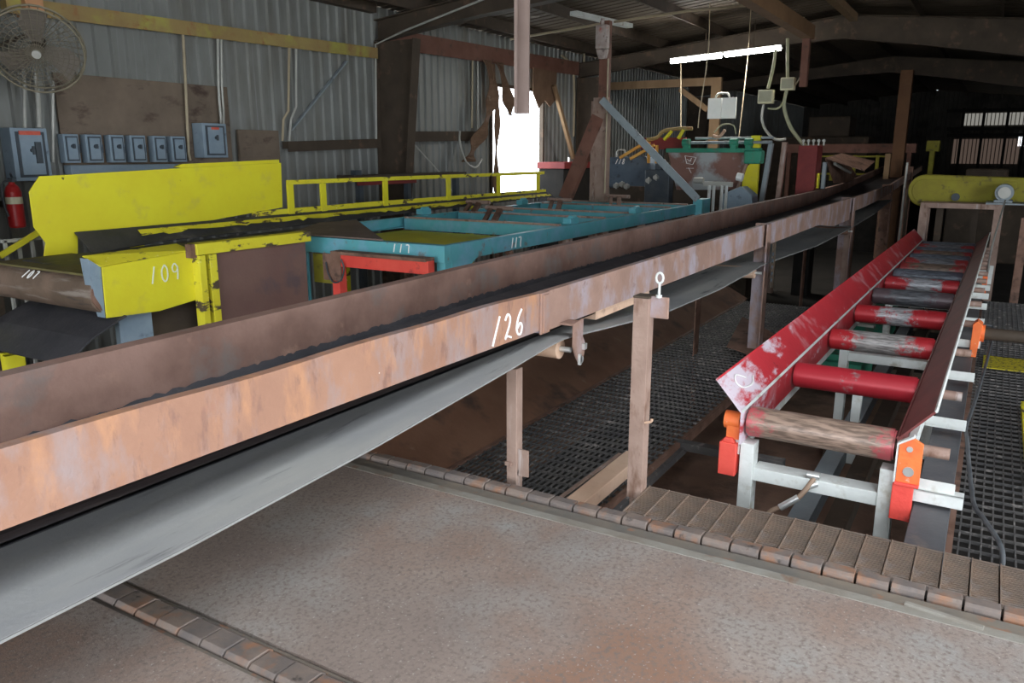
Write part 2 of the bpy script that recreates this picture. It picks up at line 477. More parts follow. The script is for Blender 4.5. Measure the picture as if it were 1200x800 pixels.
def chain(x0, x1, y0, y1, pitch_, label, notch):
    t = thing('drag_chain', ((x0 + x1) / 2, (y0 + y1) / 2, -.07), label, 'chain')
    y = y0; k = 0
    while y + pitch_ <= y1 + 1e-6:
        a, b = y + .004, y + pitch_ - .004
        m = MB()
        dz = random.uniform(-.003, .003)
        if notch:
            m.prism([(x0, -.066), (x1, -.066), (x1, .010 + dz), (x0 + .018, .012 + dz), (x0 + .004, .002), (x0, -.012)], 'y', a, b)
            m.box(x0 - .008, x0 + .004, a + .008, a + .03, -.055, -.02)
            m.box(x0 - .008, x0 + .004, b - .03, b - .008, -.055, -.02)
        else:
            m.prism([(x0, -.066), (x1, -.066), (x1, -.006 + dz), (x1 - .02, .008 + dz), (x0 + .015, .010 + dz), (x0, -.004)], 'y', a, b)
        m.build('chain_link', 'link', t, .003)
        y += pitch_; k += 1
    m = MB()
    m.cyl(((x0 + x1) / 2, y0, -.045), ((x0 + x1) / 2, y1, -.045), .012, 8)
    m.build('chain_pin', 'rust', t)
    return t
chain(3.062, 3.135, -1.54, 2.98, .1222, 'rusty block-link drag chain set in the deck, beside the ribbed planks', True)
chain(1.478, 1.592, -.60, 2.94, .118, 'rusty block-link drag chain crossing the near corner of the deck, before the pale belt', False)

# ribbed planks
def plank():
    m = MB()
    w = .096
    m.box(3.14, 3.47, 0, w, -.045, -.012)
    n = 18
    for i in range(n):
        x = 3.146 + i * (.32 / n)
        m.box(x, x + .008, .003, w - .005, -.013, .003)
    m.box(3.14, 3.475, w - .005, w, -.05, .008)
    m.box(3.470, 3.476, 0, w, -.06, .004)
    return m
pl0 = None
PG = 'ribbed steel planks beside the drag chain'
for i in range(28):
    y = 1.20 - i * .099
    if pl0 is None:
        pl0 = tag(plank().build('ribbed_plank', 'ribplank', base=(3.34, 0, -.05)), 'narrow ribbed rusty steel plank in the row beside the drag chain', 'plank', PG)
        o = pl0
    else:
        o = pl0.copy(); COL.objects.link(o)
    o.location = (3.34, y, -.05 + random.uniform(-.002, .002))
# loose angle on the deck near the planks
single(MB().beam((2.965, .11, .006), (2.93, -.14, .006), .02, .012), 'angle_iron', 'deck_grey', 'short thin grey bar lying on the deck edge near the ribbed planks', 'bar', bevel=.002)

# walls (corrugated, real ribs)
def corr(m, axis, fixed, a0, a1, zf0, zf1, pitch_=.20, depth=.035, inward=-1, t=.004):
    """sheet with trapezoid ribs; zf0, zf1 give bottom and top at a"""
    pts = []
    a = a0
    while a < a1:
        for da, d in ((0, 0), (.13, 0), (.145, depth), (.185, depth)):
            if a + da < a1:
                pts.append((a + da, d))
        a += pitch_
    pts.append((a1, 0))
    vs = []
    for a, d in pts:
        for z in (zf0(a), zf1(a)):
            p = fixed + inward * d
            vs.append((a, p, z) if axis == 'x' else (p, a, z))
    fs = []
    for i in range(len(pts) - 1):
        q = (2 * i, 2 * i + 2, 2 * i + 3, 2 * i + 1)
        fs.append(q)
    m.add(vs, fs)
    return m
def topz(y):
    return 4.52 - .10 * abs(y - 3.0)
w = MB()
D0, D1, DT = 14.14, 16.25, 2.93
k = lambda z: (lambda a: z)
corr(w, 'x', YL, XB, D0, k(GF), k(topz(YL)))
corr(w, 'x', YL, D0, D1, k(DT), k(topz(YL)))
corr(w, 'x', YL, D0, D1, k(GF), k(.66))
corr(w, 'x', YL, D1, XE, k(GF), k(topz(YL)))
struct(w, 'wall_left', 'wallmetal')
R0, R1, RT = -3.8, 7.0, 3.15
w = MB()
corr(w, 'x', YR, XB, R0, k(GF), k(topz(YR)), inward=1)
corr(w, 'x', YR, R0, R1, k(RT), k(topz(YR)), inward=1)
corr(w, 'x', YR, R1, XE, k(GF), k(topz(YR)), inward=1)
struct(w, 'wall_right', 'wallmetal')
B0, B1, BT = -3.0, 5.5, 2.7
w = MB()
corr(w, 'y', XB, YR, B0, k(GF), topz, inward=1)
corr(w, 'y', XB, B0, B1, k(BT), topz, inward=1)
corr(w, 'y', XB, B1, YL, k(GF), topz, inward=1)
struct(w, 'wall_back', 'wallmetal')
w = MB()
w.box(XB - .05, XB + .08, B0 - .1, B0, GF, BT + .1).box(XB - .05, XB + .08, B1, B1 + .1, GF, BT + .1).box(XB - .05, XB + .08, B0, B1, BT, BT + .1)
struct(w, 'door_3', 'steel_brown')
struct(MB().box(-24, XB - .1, -7, 20, GF - .2, GF - .05), 'floor_yard_back', 'outside')
w = MB()
w.box(R0 - .1, R0, YR - .05, YR + .08, GF, RT + .1).box(R1, R1 + .1, YR - .05, YR + .08, GF, RT + .1).box(R0, R1, YR - .05, YR + .08, RT, RT + .1)
struct(w, 'door_2', 'steel_brown')
struct(MB().box(-20, 30, -24, YR - .12, GF - .2, GF - .05), 'floor_yard_right', 'outside')  # unseen outside ground, added to bounce daylight in
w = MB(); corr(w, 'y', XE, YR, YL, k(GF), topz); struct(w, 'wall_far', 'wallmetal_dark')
# door frame
w = MB()
w.box(D0 - .06, D0, YL - .05, YL + .05, GF, DT + .06).box(D1, D1 + .06, YL - .05, YL + .05, GF, DT + .06).box(D0, D1, YL - .05, YL + .05, DT, DT + .06)
struct(w, 'door_1', 'steel_brown')
struct(MB().box(3.5, 44, -6, 0.0, GF, GF + .012).box(3.2, 11, 2.35, 3.0, GF, GF + .012).box(9.5, 44, 0.0, 8.9, GF, GF + .012), 'floor_shade_slab', 'slab_dark')  # dark sheets imitating shade below the gratings and at the far end
struct(MB().box(2, 30, YL + .12, 26, GF - .2, GF - .05), 'floor_yard', 'outside')
# roof
r = MB()
ys = [YR - .1, -3.0, -.4, 3.0, YL + .1]
SK = (-2.5, 3.0)      # unseen roof opening, added to light the deck from above
for a, b in zip(ys[:-1], ys[1:]):
    n = int((XE - XB) / .25)
    for i in range(n):
        x0 = XB + i * .25
        if a == -3.0 and SK[0] <= x0 < SK[1]:
            continue
        za, zb = topz(a), topz(b)
        r.add([(x0, a, za), (x0 + .19, a, za), (x0 + .19, b, zb), (x0, b, zb)], [(0, 3, 2, 1)])
        r.add([(x0 + .19, a, za), (x0 + .205, a, za + .03), (x0 + .205, b, zb + .03), (x0 + .19, b, zb)], [(0, 3, 2, 1)])
        r.add([(x0 + .205, a, za + .03), (x0 + .235, a, za + .03), (x0 + .235, b, zb + .03), (x0 + .205, b, zb + .03)], [(0, 3, 2, 1)])
        r.add([(x0 + .235, a, za + .03), (x0 + .25, a, za), (x0 + .25, b, zb), (x0 + .235, b, zb + .03)], [(0, 3, 2, 1)])
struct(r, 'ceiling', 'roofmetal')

# purlins (lengthwise Z bars under the roof)
PURG = 'roof purlins along the building'
for i, y in enumerate((8.2, 6.9, 5.5, 4.2, 3.05, 1.7, .3, -1.2, -2.8)):
    z = topz(y)
    m = MB()
    x0 = 6.0
    m.prism([(y - .035, z - .21), (y + .005, z - .21), (y + .005, z - .02), (y + .045, z - .02), (y + .045, z - .005), (y - .01, z - .005), (y - .01, z - .195), (y - .035, z - .195)], 'x', x0, XE - .05)
    single(m, 'roof_purlin', 'steel_brown', 'long dark steel purlin running lengthwise just under the roof sheets', 'purlin', PURG)

# frames
def frame(x, lab_c, lab_r, both=True):
    # tapered column on left wall
    t = thing('steel_column', (x, YL - .1, GF), lab_c, 'column')
    dt, db = .86, .34
    zt = 3.37
    m = MB()
    m.sheet([(x, YL - .06, GF), (x, YL - .06, zt), (x, YL - dt, zt), (x, YL - .06 - db, GF)], .012)
    m.build('web', 'steel_brown', t)
    m = MB()
    m.beam((x, YL - .06 - db, GF), (x, YL - dt, zt), .20, .014, up=(0, 1, 0))
    m.build('flange', 'steel_brown', t)
    MB().box(x - .1, x + .1, YL - .075, YL - .06, GF, zt).build('flange', 'steel_brown', t)
    MB().box(x - .14, x + .14, YL - .5, YL - .04, GF, GF + .02).build('base_plate', 'steel_brown', t)
    # rafter: deep at the column, thinner towards ridge, thickened at ridge
    t = thing('roof_rafter', (x, 3.0, 3.6), lab_r, 'rafter')
    prof = [(YL - .08, topz(YL) - .23, 3.38), (7.0, topz(7.0) - .23, 3.60), (4.6, topz(4.6) - .23, 3.80), (3.0, topz(3.0) - .23, 3.86),
            (1.4, topz(1.4) - .23, 3.62), (-.14, topz(-.14) - .23, 3.34), (-3.0, topz(-3.0) - .23, 3.10), (YR + .1, topz(YR) - .23, 2.85)]
    m = MB()
    for a, b in zip(prof[:-1], prof[1:]):
        m.sheet([(x, a[0], a[1]), (x, b[0], b[1]), (x, b[0], b[2]), (x, a[0], a[2])], .012)
    m.build('web', 'steel_brown', t)
    m = MB()
    for a, b in zip(prof[:-1], prof[1:]):
        m.beam((x, a[0], a[2]), (x, b[0], b[2]), .20, .014)
    m.build('bottom_flange', 'steel_brown', t)
    m = MB()
    for a, b in zip(prof[:-1], prof[1:]):
        m.beam((x, a[0], a[1]), (x, b[0], b[1]), .20, .014)
    m.build('top_flange', 'steel_brown', t)
frame(10.62, 'dark tapered steel column on the corrugated wall, between the switch boxes and the doorway', 'dark brown roof rafter nearest the camera, rising from the wide dark column')
frame(18.0, 'dark tapered steel column on the left wall beyond the bright doorway', 'long dark brown rafter crossing behind the lit fluorescent tubes')
frame(26.0, 'dark steel column far along the left wall near the end wall', 'farthest dark rafter before the end wall')

# girts on the left wall
def girt(x0, z0, x1, z1, hgt, mat, label):
    m = MB()
    m.beam((x0, YL - .10, z0), (x1, YL - .10, z1), .12, hgt)
    m.beam((x0, YL - .15, z0 - hgt / 2 - .02), (x1, YL - .15, z1 - hgt / 2 - .02), .02, .05)
    return single(m, 'wall_girt', mat, label, 'girt')
girt(4.75, 3.10, 10.5, 3.20, .12, 'girt', 'ochre-stained girt along the upper wall above the switch boxes')
girt(8.45, 1.72, 10.5, 1.79, .10, 'steel_brown', 'dark lower girt on the wall left of the wide column, above the yellow guard rail')
girt(10.8, 3.46, 17.8, 3.58, .26, 'steel_red', 'deep red-brown beam along the wall above the bright doorway')
girt(10.8, 1.90, 13.4, 1.96, .13, 'steel_brown', 'dark lower girt between the wide column and the doorway')
m = MB().beam((-3.5, YL - .1, 3.82), (10.5, YL - .1, 3.86), .14, .14)
single(m, 'wall_girt', 'steel_brown', 'dark eave beam at the top of the wall left of the wide column', 'girt')
m = MB().beam((8.6, YL - .07, 1.93), (9.85, YL - .07, 3.0), .02, .06, up=(0, 1, 0))
single(m, 'wall_brace', 'grey_paint', 'faint diagonal grey brace on the wall left of the wide column', 'brace', bevel=.002)
m = MB().beam((17.0, YL - .3, 3.2), (16.3, YL - .3, 1.3), .1, .06)

# ------------------------------------------------------------------ electrical gear on the wall
def enclosure(name, x0, x1, z0, z1, dep, label, group=None, cat='switch box', face=YL - .07, big=False, detail=0):
    t = thing(name, ((x0 + x1) / 2, face, z0), label, cat, group)
    MB().box(x0, x1, face - dep, face, z0, z1).build('housing', 'box_blue', t, .006)
    w_, h_ = x1 - x0, z1 - z0
    MB().box(x0 + w_ * .12, x1 - w_ * .10, face - dep - .008, face - dep, z0 + h_ * .07, z1 - h_ * .07).build('cover', 'box_dark', t)
    m = MB().box(x0 + w_ * .20, x1 - w_ * .18, face - dep - .018, face - dep - .006, z0 + h_ * .12, z1 - h_ * .12)
    m.build('cover_panel', 'box_blue', t, .003)
    m = MB().cyl(((x0 + x1) / 2, face - dep - .045, z0 + h_ * .58), ((x0 + x1) / 2, face - dep - .01, z0 + h_ * .58), .022, 12)
    m.box((x0 + x1) / 2 - .01, (x0 + x1) / 2 + .01, face - dep - .06, face - dep - .04, z0 + h_ * .5, z0 + h_ * .66)
    m.build('switch_handle', 'box_dark', t)
    MB().box(x1, x1 + .03, face - dep * .7, face - dep * .5, z0 + h_ * .35, z0 + h_ * .65).build('side_lever', 'box_dark', t)
    return t
m = MB().box(5.20, 7.52, YL - .058, YL - .035, 1.36, 2.46)
bd = single(m, 'backing_board', 'plywood', 'large dark weathered plywood board on the wall behind the six switch boxes', 'board')
ords = ['first', 'second', 'third', 'fourth', 'fifth', 'sixth']
xs6 = [(76, 94), (102, 121), (130, 147), (154, 172), (181, 196), (202, 219)]
import itertools
def px_x(px, py, y):
    a = (px - 600) / F; b = (400 - py) / F
    d = fw + rt * a + up * b
    t = y / d.y
    return d.x * t, 1.6 + d.z * t
for i, (a, b) in enumerate(xs6):
    xa, _ = px_x(a, 168, YL - .2); xb, _ = px_x(b, 168, YL - .2)
    enclosure('safety_switch', xa, xb, 1.50, 1.81, .11, 'small blue-grey safety switch box on the plywood, %s from the left of the six' % ords[i], 'six small switch boxes on the plywood', detail=0)
t = enclosure('switch_cabinet', *[px_x(p, 180, YL - .3)[0] for p in (17, 60)], 1.32, 1.86, .2, 'large blue-grey cabinet with orange-red warning strip above the fire extinguisher', None, 'cabinet', detail=0)
x0 = px_x(17, 180, YL - .3)[0]; x1 = px_x(60, 180, YL - .3)[0]
MB().box(x0 + .08, x1 - .08, YL - .29, YL - .275, 1.79, 1.83).build('warning_strip', 'redlabel', t)
MB().box(x0 + .22, x0 + .28, YL - .31, YL - .28, 1.5, 1.72).build('lever_slot', 'box_dark', t)
t = enclosure('switch_cabinet', *[px_x(p, 165, YL - .3)[0] for p in (240, 268)], 1.55, 1.98, .2, 'blue-grey switch cabinet with a red label, right of the plywood board', None, 'cabinet', detail=0)
x0 = px_x(248, 165, YL - .3)[0]
MB().box(x0 + .02, x0 + .14, YL - .29, YL - .275, 1.90, 1.93).build('warning_label', 'redlabel', t)
# wireway below the boxes
m = MB().box(px_x(83, 196, YL - .2)[0], px_x(233, 190, YL - .2)[0], YL - .20, YL - .06, 1.34, 1.475)
single(m, 'wireway', 'box_blue', 'long blue-grey cable trough below the six switch boxes', 'cable trough', bevel=.005)
# small brown panels right of cabinet
m = MB().box(px_x(281, 165, YL - .1)[0], px_x(328, 165, YL - .1)[0], YL - .085, YL - .04, 1.42, 1.92)
single(m, 'plywood_panel', 'plywood', 'small square brown panel on the wall above the end of the tall yellow board', 'board', bevel=.003)

def conduit(pts, r, mat, label, name='conduit', cat='conduit', sub=1, group=None):
    return single(MB().tube(pts, r, 8, sub), name, mat, label, cat, group)
def wp(px, py, y=YL - .13):
    x, z = px_x(px, py, y)
    return (x, y, z)
conduit([wp(214, 33), wp(217, 90), wp(221, 180), wp(223, 188)], .018, 'conduit_tan', 'thin tan conduit dropping over the right part of the plywood board')
conduit([wp(255, 30), wp(256, 100), wp(259, 140), wp(259, 148, YL - .2)], .018, 'conduit', 'left of two pale conduits dropping into the right switch cabinet', sub=4)
conduit([wp(259, 30), wp(260, 100), wp(262, 130), wp(262, 148, YL - .2)], .016, 'conduit', 'right of two pale conduits dropping into the right switch cabinet', sub=4)
conduit([wp(28, 80), wp(29, 150, YL - .2)], .018, 'conduit', 'left of the pale conduits dropping into the large left cabinet')
conduit([wp(41, 85), wp(44, 110), wp(46, 150, YL - .2)], .026, 'conduit', 'thicker pale conduit between fan and large left cabinet', sub=3)
conduit([wp(62, 95), wp(62, 190)], .018, 'conduit', 'slim vertical conduit at the left edge of the plywood board')
conduit([wp(339, 40), wp(338, 130), wp(332, 140), wp(331, 165)], .018, 'conduit_tan', 'left of two thin conduits beside the diagonal wall brace')
conduit([wp(347, 45), wp(347, 125), wp(341, 140), wp(339, 165)], .018, 'conduit', 'right of two thin conduits beside the diagonal wall brace')
conduit([wp(441, 168), wp(440, 52), (10.45, 8.25, 3.47), (10.5, 6.6, 3.85)], .016, 'conduit', 'thin bright conduit climbing beside the wide dark column then bending under the rafter')
conduit([wp(554, 60), wp(553, 150)], .018, 'conduit_tan', 'left thin conduit on the wall left of the brown drapes')
conduit([wp(560, 62), wp(560, 158)], .018, 'conduit', 'right thin conduit on the wall left of the brown drapes')
conduit([wp(658, 65), wp(672, 85), wp(672, 160)], .028, 'conduit_tan', 'bent conduit right of the doorway, left of the taller one', sub=3)
conduit([wp(658, 50), wp(682, 52), wp(684, 90), wp(681, 190)], .026, 'conduit_tan', 'taller bent conduit right of the doorway', sub=3)
conduit([(4.4, YL - .12, 3.35), (4.5, YL - .12, 2.9), (4.45, YL - .12, 2.5)], .02, 'conduit', 'short conduit above the round fan', sub=3)

# orange-brown box over fan
x0, _ = px_x(28, 8, YL - .2); x1, _ = px_x(49, 8, YL - .2)
single(MB().box(x0, x1, YL - .24, YL - .04, 2.98, 3.35), 'junction_box', layered('orange_box', (.50, .25, .12), (.56, .30, .16), 5), 'orange-brown junction box above the round fan', 'box', bevel=.006)

# fan
def fan():
    c = V((4.62, 8.15, 2.60)); n = V((-.50, -.66, -.46)).normalized()
    a = n.cross(V((0, 0, 1))).normalized(); b = n.cross(a)
    t = thing('wall_fan', c, 'large dusty round cage fan hanging at the top left of the wall', 'fan')
    Rr = .41
    def ring(r, off, rad, m):
        m.tube([c + n * off + (a * math.cos(q * PI / 16) + b * math.sin(q * PI / 16)) * r for q in range(32)], rad, 5, 1, closed=True)
    m = MB()
    ring(Rr, .0, .012, m); ring(Rr, .10, .010, m)
    m.build('rim', layered('dusty_fan_rim', (.17, .15, .10), (.23, .20, .14), 6), t)
    m = MB()
    for k_ in range(1, 9):
        ring(Rr * k_ / 9, .10 + .05 * (1 - (k_ / 9) ** 2), .004, m)
    for q in range(36):
        d = a * math.cos(q * PI / 18) + b * math.sin(q * PI / 18)
        m.tube([c + n * .15 + d * .05, c + n * .14 + d * Rr * .5, c + n * .10 + d * Rr, c + d * Rr, c - n * .09 + d * Rr * .5, c - n * .11 + d * .08], .0038, 4, 1)
    m.build('cage', layered('dusty_fan_wire', (.13, .115, .085), (.18, .155, .11), 6, rough=.8, bump=0), t)
    for k_ in range(3):
        an = k_ * 2 * PI / 3 + .5
        d = a * math.cos(an) + b * math.sin(an); e_ = n.cross(d)
        m = MB()
        m.sheet([c + d * .05 - e_ * .04 + n * .02, c + d * .36 - e_ * .14 + n * .045, c + d * .37 + e_ * .08 - n * .02, c + d * .22 + e_ * .13 - n * .03, c + d * .05 + e_ * .05 - n * .02], .005)
        m.build('blade', layered('fan_blade_%d' % k_, (.14, .12, .10), (.18, .15, .12), 4, rough=.6), t)
    MB().cyl(c - n * .14, c + n * .06, .065, 18).build('motor', 'steel_brown', t)
    MB().cyl(c + n * .145, c + n * .165, .04, 16).build('badge', 'conduit', t)
    m = MB(); m.tube([c - n * .12, c - n * .3 + V((0, .2, .02)), V((4.62, YL - .08, 2.65))], .02, 8, 4); m.build('bracket_arm', 'steel_brown', t)
    m = MB(); m.tube([c + a * .1 + n * -.12, V((5.0, 8.5, 2.62)), V((5.45, YL - .1, 2.43))], .008, 6, 5); m.build('power_cord', 'cable_black', t)
fan()
# fire extinguisher
def ext():
    c = V((4.44, 8.62, .86))
    t = thing('fire_extinguisher', c, 'red fire extinguisher with pale band hanging left of the tall yellow board', 'fire extinguisher')
    m = MB()
    prof = [(.0, 0), (.07, .0), (.078, .02), (.078, .36), (.06, .41), (.03, .44), (.025, .46)]
    n = 20
    for (r0, z0), (r1, z1) in zip(prof[:-1], prof[1:]):
        m.cyl(c + V((0, 0, z0)), c + V((0, 0, z1)), max(r0, .001), n, max(r1, .001), caps=False)
    m.build('cylinder', 'extred', t)
    MB().cyl(c + V((0, 0, .24)), c + V((0, 0, .31)), .0795, n, caps=False).build('label_band', 'cream', t)
    MB().box(c.x - .02, c.x + .02, c.y - .05, c.y + .03, c.z + .46, c.z + .50).beam(c + V((0, -.02, .51)), c + V((-.05, -.1, .55)), .02, .01).build('valve', 'box_dark', t)
    MB().tube([c + V((-.02, -.03, .48)), c + V((-.12, -.05, .44)), c + V((-.13, -.05, .25)), c + V((-.10, -.05, .12))], .012, 6, 5).build('hose', 'cable_black', t)
    MB().box(c.x - .03, c.x + .03, c.y + .07, c.y + .36, c.z + .2, c.z + .26).build('bracket', 'steel_brown', t)
ext()
# post/column of dark timber at far left edge
single(MB().box(3.72, 4.02, YL - .75, YL - .06, GF, topz(YL) - .26).box(3.6, 3.72, YL - .5, YL - .4, GF, topz(YL) - .26), 'steel_column', 'steel_brown', 'dark column at the far left edge of the view beside the fan', 'column')

# ------------------------------------------------------------------ conveyor 126
def conveyor126():
    T = thing('belt_conveyor', (10, 2.2, GF), 'long rusty belt conveyor numbered 126 crossing the whole picture', 'conveyor')
    Y0, Y1 = 1.80, 2.66
    # near rail, orange stretch (gently dented flanges)
    def rail_seg(xs, z0s, z1s, yf, yi, name, mat, dent=0):
        m = MB()
        rings = []
        for x, z0, z1 in zip(xs, z0s, z1s):
            d = dent * math.sin(x * 5.1) * math.sin(x * 2.3 + 1)
            rings.append([(x, p[0], p[1] + (d if p[1] > (z0 + z1) / 2 else 0)) for p in chan_y(yf, yi, z0, z1)])
        n = 8
        vs = [p for r_ in rings for p in r_]
        fs = [tuple(range(n)), tuple(reversed(range(len(vs) - n, len(vs))))]
        for i in range(len(rings) - 1):
            for j in range(n):
                fs.append((i * n + j, i * n + n + j, i * n + n + (j + 1) % n, i * n + (j + 1) % n))
        m.add(vs, fs)
        o = m.build(name, mat, T)
        return o
    xs = [-2.6 + .12 * i for i in range(50)]
    rl = rail_seg(xs, [.790 - .006 * max(0, (x - .5)) for x in xs], [.975 - .010 * max(0, (x - .5)) * .6 for x in xs], Y0, Y0 + .038, 'side_rail', 'rail_orange', .006)
    rl['label'] = 'orange rusted near stretch of the rail'
    xs = [3.26, 4, 6, 8, 10, 12, 14, 16, 17.5, 19.5, 21.5, 24.5]
    z0 = [.76, .76, .76, .76, .76, .76, .765, .79, .85, .93, 1.02, 1.16]
    z1 = [.955, .955, .96, .96, .965, .97, .97, .985, 1.01, 1.09, 1.17, 1.29]
    rl2 = rail_seg(xs, z0, z1, Y0, Y0 + .038, 'side_rail', 'rail_brown')
    # far rail: its web stands inside, flanges outwards
    def far_y(x): return 2.47 if x < 1.2 else min(2.66, 2.47 + (x - 1.2) * .06)
    m = MB()
    X = [-2.6, 1.2, 2.5, 4.4, 6, 10, 14, 17.5, 19.5, 21.5, 24.5]
    ZT = [.955, .955, .95, .945, .955, .965, .97, 1.01, 1.09, 1.17, 1.29]
    rings = []
    for x, zt in zip(X, ZT):
        y = far_y(x)
        rings += [[(x, p[0], p[1]) for p in chan_y(y, y + .07, zt - .27, zt)]]
    vs = [p for r_ in rings for p in r_]; n = 8
    fs = [tuple(range(n)), tuple(reversed(range(len(vs) - n, len(vs))))]
    for i in range(len(rings) - 1):
        for j in range(n):
            fs.append((i * n + j, i * n + n + j, i * n + n + (j + 1) % n, i * n + (j + 1) % n))
    m.add(vs, fs)
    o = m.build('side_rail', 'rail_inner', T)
    o['label'] = 'brown far rail of the trough'
    # upstand lip of the far rail
    # carrying belt
    m = MB()
    P = []
    XX = [-2.6, 0, 3, 6, 10, 14, 17.5, 19.5, 21.5, 24.5]
    ZZ = [.725, .725, .728, .735, .745, .76, .87, .95, 1.03, 1.16]
    vs = []
    for x, z in zip(XX, ZZ):
        fy = far_y(x)
        for y, dz in ((Y0 + .03, .02), (Y0 + .16, -.02), (fy - .15, -.02), (fy - .01, .012)):
            vs.append((x, y, z + dz))
    vs2 = [(x, y, z - .012) for x, y, z in vs]
    fs = []
    for i in range(len(XX) - 1):
        for j in range(3):
            q = (i * 4 + j, i * 4 + 4 + j, i * 4 + 5 + j, i * 4 + 1 + j)
            fs.append(tuple(reversed(q)))
            fs.append(tuple(k_ + len(vs) for k_ in q))
    m.add(vs + vs2, fs)
    m.build('carrying_belt', 'belt_dark', T)
    # frayed rubber skirt edge along the far inner side
    m = MB()
    x = -2.5
    pts = []
    while x < 9.5:
        pts.append((x, random.uniform(-.008, .010))); x += random.uniform(.012, .035)
    for (xa, za), (xb, zb) in zip(pts[:-1], pts[1:]):
        y = far_y(xa) - .012
        m.add([(xa, y, .72), (xb, y, .72), (xb, y, .762 + zb * .8), (xa, y, .762 + za * .8)], [(0, 1, 2, 3)])
    m.build('skirt_rubber', 'belt_dark', T)
    # return belt
    m = MB()
    X = [-2.6, -1, .5, 1.2, 2.0, 2.9, 3.25, 3.42, 3.7, 4.8, 6.0, 7.0, 7.3, 8, 10, 12.4, 12.8, 15, 17.5]
    Z = [.53, .545, .56, .572, .61, .675, .705, .712, .690, .60, .58, .60, .615, .60, .54, .55, .56, .60, .72]
    ya, yb = 1.755, 2.44
    vs = []
    for x, z in zip(X, Z):
        for j in range(7):
            y = ya + (yb - ya) * j / 6
            vs.append((x, y, z - .018 * math.sin(PI * j / 6)))
    nn = len(vs)
    vs += [(a, b, c - .010) for a, b, c in vs]
    fs = []
    for i in range(len(X) - 1):
        for j in range(6):
            q = (i * 7 + j, i * 7 + 7 + j, i * 7 + 8 + j, i * 7 + 1 + j)
            fs.append(q); fs.append(tuple(reversed([k_ + nn for k_ in q])))
        for j in (0, 6):
            fs.append((i * 7 + j, i * 7 + 7 + j, i * 7 + 7 + j + nn, i * 7 + j + nn))
    m.add(vs, fs)
    rb = m.build('return_belt', 'belt', T)
    m = MB()
    m.ribbon([(x, ya - .003, z - .004) for x, z in zip(X, Z)], (0, 0, 1), .007, .004)
    m.build('belt_edge', 'belt_edge', rb)
    # splice cover plate
    MB().box(3.245, 3.335, Y0 - .012, Y0, .755, .955).box(3.255, 3.31, Y0 - .022, Y0 - .010, .765, .948).build('splice_plate', 'rail_orange', T, .003)
    # return idler with hangers
    def idler(x, z, yl, mat, name='return_idler'):
        i_ = MB().cyl((x, yl, z), (x, 2.52, z), .052, 24).build(name, mat, T)
        MB().cyl((x, yl - .06, z), (x, yl, z), .014, 12).build('shaft', 'chrome', i_)
        return i_
    idler(3.47, .640, 1.80, 'tan')
    hg = MB()
    hg.prism([(3.455, .78), (3.56, .79), (3.555, .70), (3.585, .655), (3.575, .60), (3.535, .55), (3.49, .60), (3.455, .66)], 'y', 1.715, 1.727)
    hg.box(3.46, 3.56, 1.727, 1.80, .765, .777)
    h = hg.build('idler_hanger', 'rail_brown', T, .002)
    MB().cyl((3.52, 1.70, .585), (3.52, 1.715, .585), .018, 10).box(3.50, 3.515, 1.70, 1.715, .56, .615).build('bolt', 'chrome', h)
    MB().box(3.545, 3.575, 1.70, 1.716, .63, .66).build('bolt', 'chrome', h)
    idler(7.25, .55, 1.79, 'tan')
    MB().box(7.50, 7.60, 1.70, 1.71, .38, .80).build('idler_hanger', 'steel_brown', T)
    m = MB()
    for q in range(5):
        m.cyl((7.49, 1.69, .70 - q * .06), (7.49, 1.70, .70 - q * .06), .018, 8)
    m.build('bolt_row', 'box_dark', T)
    idler(12.5, .50, 1.79, 'rust')
    # carrying idlers (cross pans below belt)
    # posts
    def post(x, zt, w_, mat, zb, y=1.77, label=None):
        m = MB()
        m.box(x - w_ / 2, x + w_ / 2, y - .006, y + .006 + .0, zb, zt)
        m.box(x + w_ / 2 - .012, x + w_ / 2, y - .006, y + w_, zb, zt)
        o_ = m.build('post', mat, T)
        MB().box(x - w_ / 2, x + w_ / 2, 2.40, 2.41, zb, .745).box(x + w_ / 2 - .012, x + w_ / 2, 2.40, 2.45, zb, .745).build('post', 'rust', T)
    # square tube post by the chain
    MB().box(3.215, 3.275, 1.905, 1.965, GF, .575).build('post', 'rust_post', T, .004)
    post(7.58, .965, .14, 'rail_brown', GF)
    MB().box(7.64, 7.70, 1.80, 1.86, GF, .40).build('post', 'rust', T)
    post(12.72, .97, .20, 'rail_brown', GF)
    MB().box(12.80, 12.95, 1.80, 1.88, GF, .50).build('post', 'rust_post', T)
    post(17.55, 1.0, .20, 'rust', GF)
    post(21.5, 1.30, .18, 'rust', GF)
    MB().sheet([(10.2, 1.81, .76), (12.6, 1.81, .76), (12.6, 1.81, .66), (11.3, 1.81, .66)], .01).build('gusset', 'rail_brown', T)
    MB().prism([(1.83, .756), (2.4, .756), (2.4, .70), (1.83, .70)], 'x', 3.95, 4.75).build('belt_guide', 'tan', T)
    # number 126
    write('1', (2.815, 1.80, .785), (1, 0, .02), (0, 0, 1), .122, .1, .0075, rl, slant=.35)
    write('26', (2.925, 1.80, .793), (1, 0, .03), (0, 0, 1), .112, .098, .0085, rl)
    return T
T126 = conveyor126()

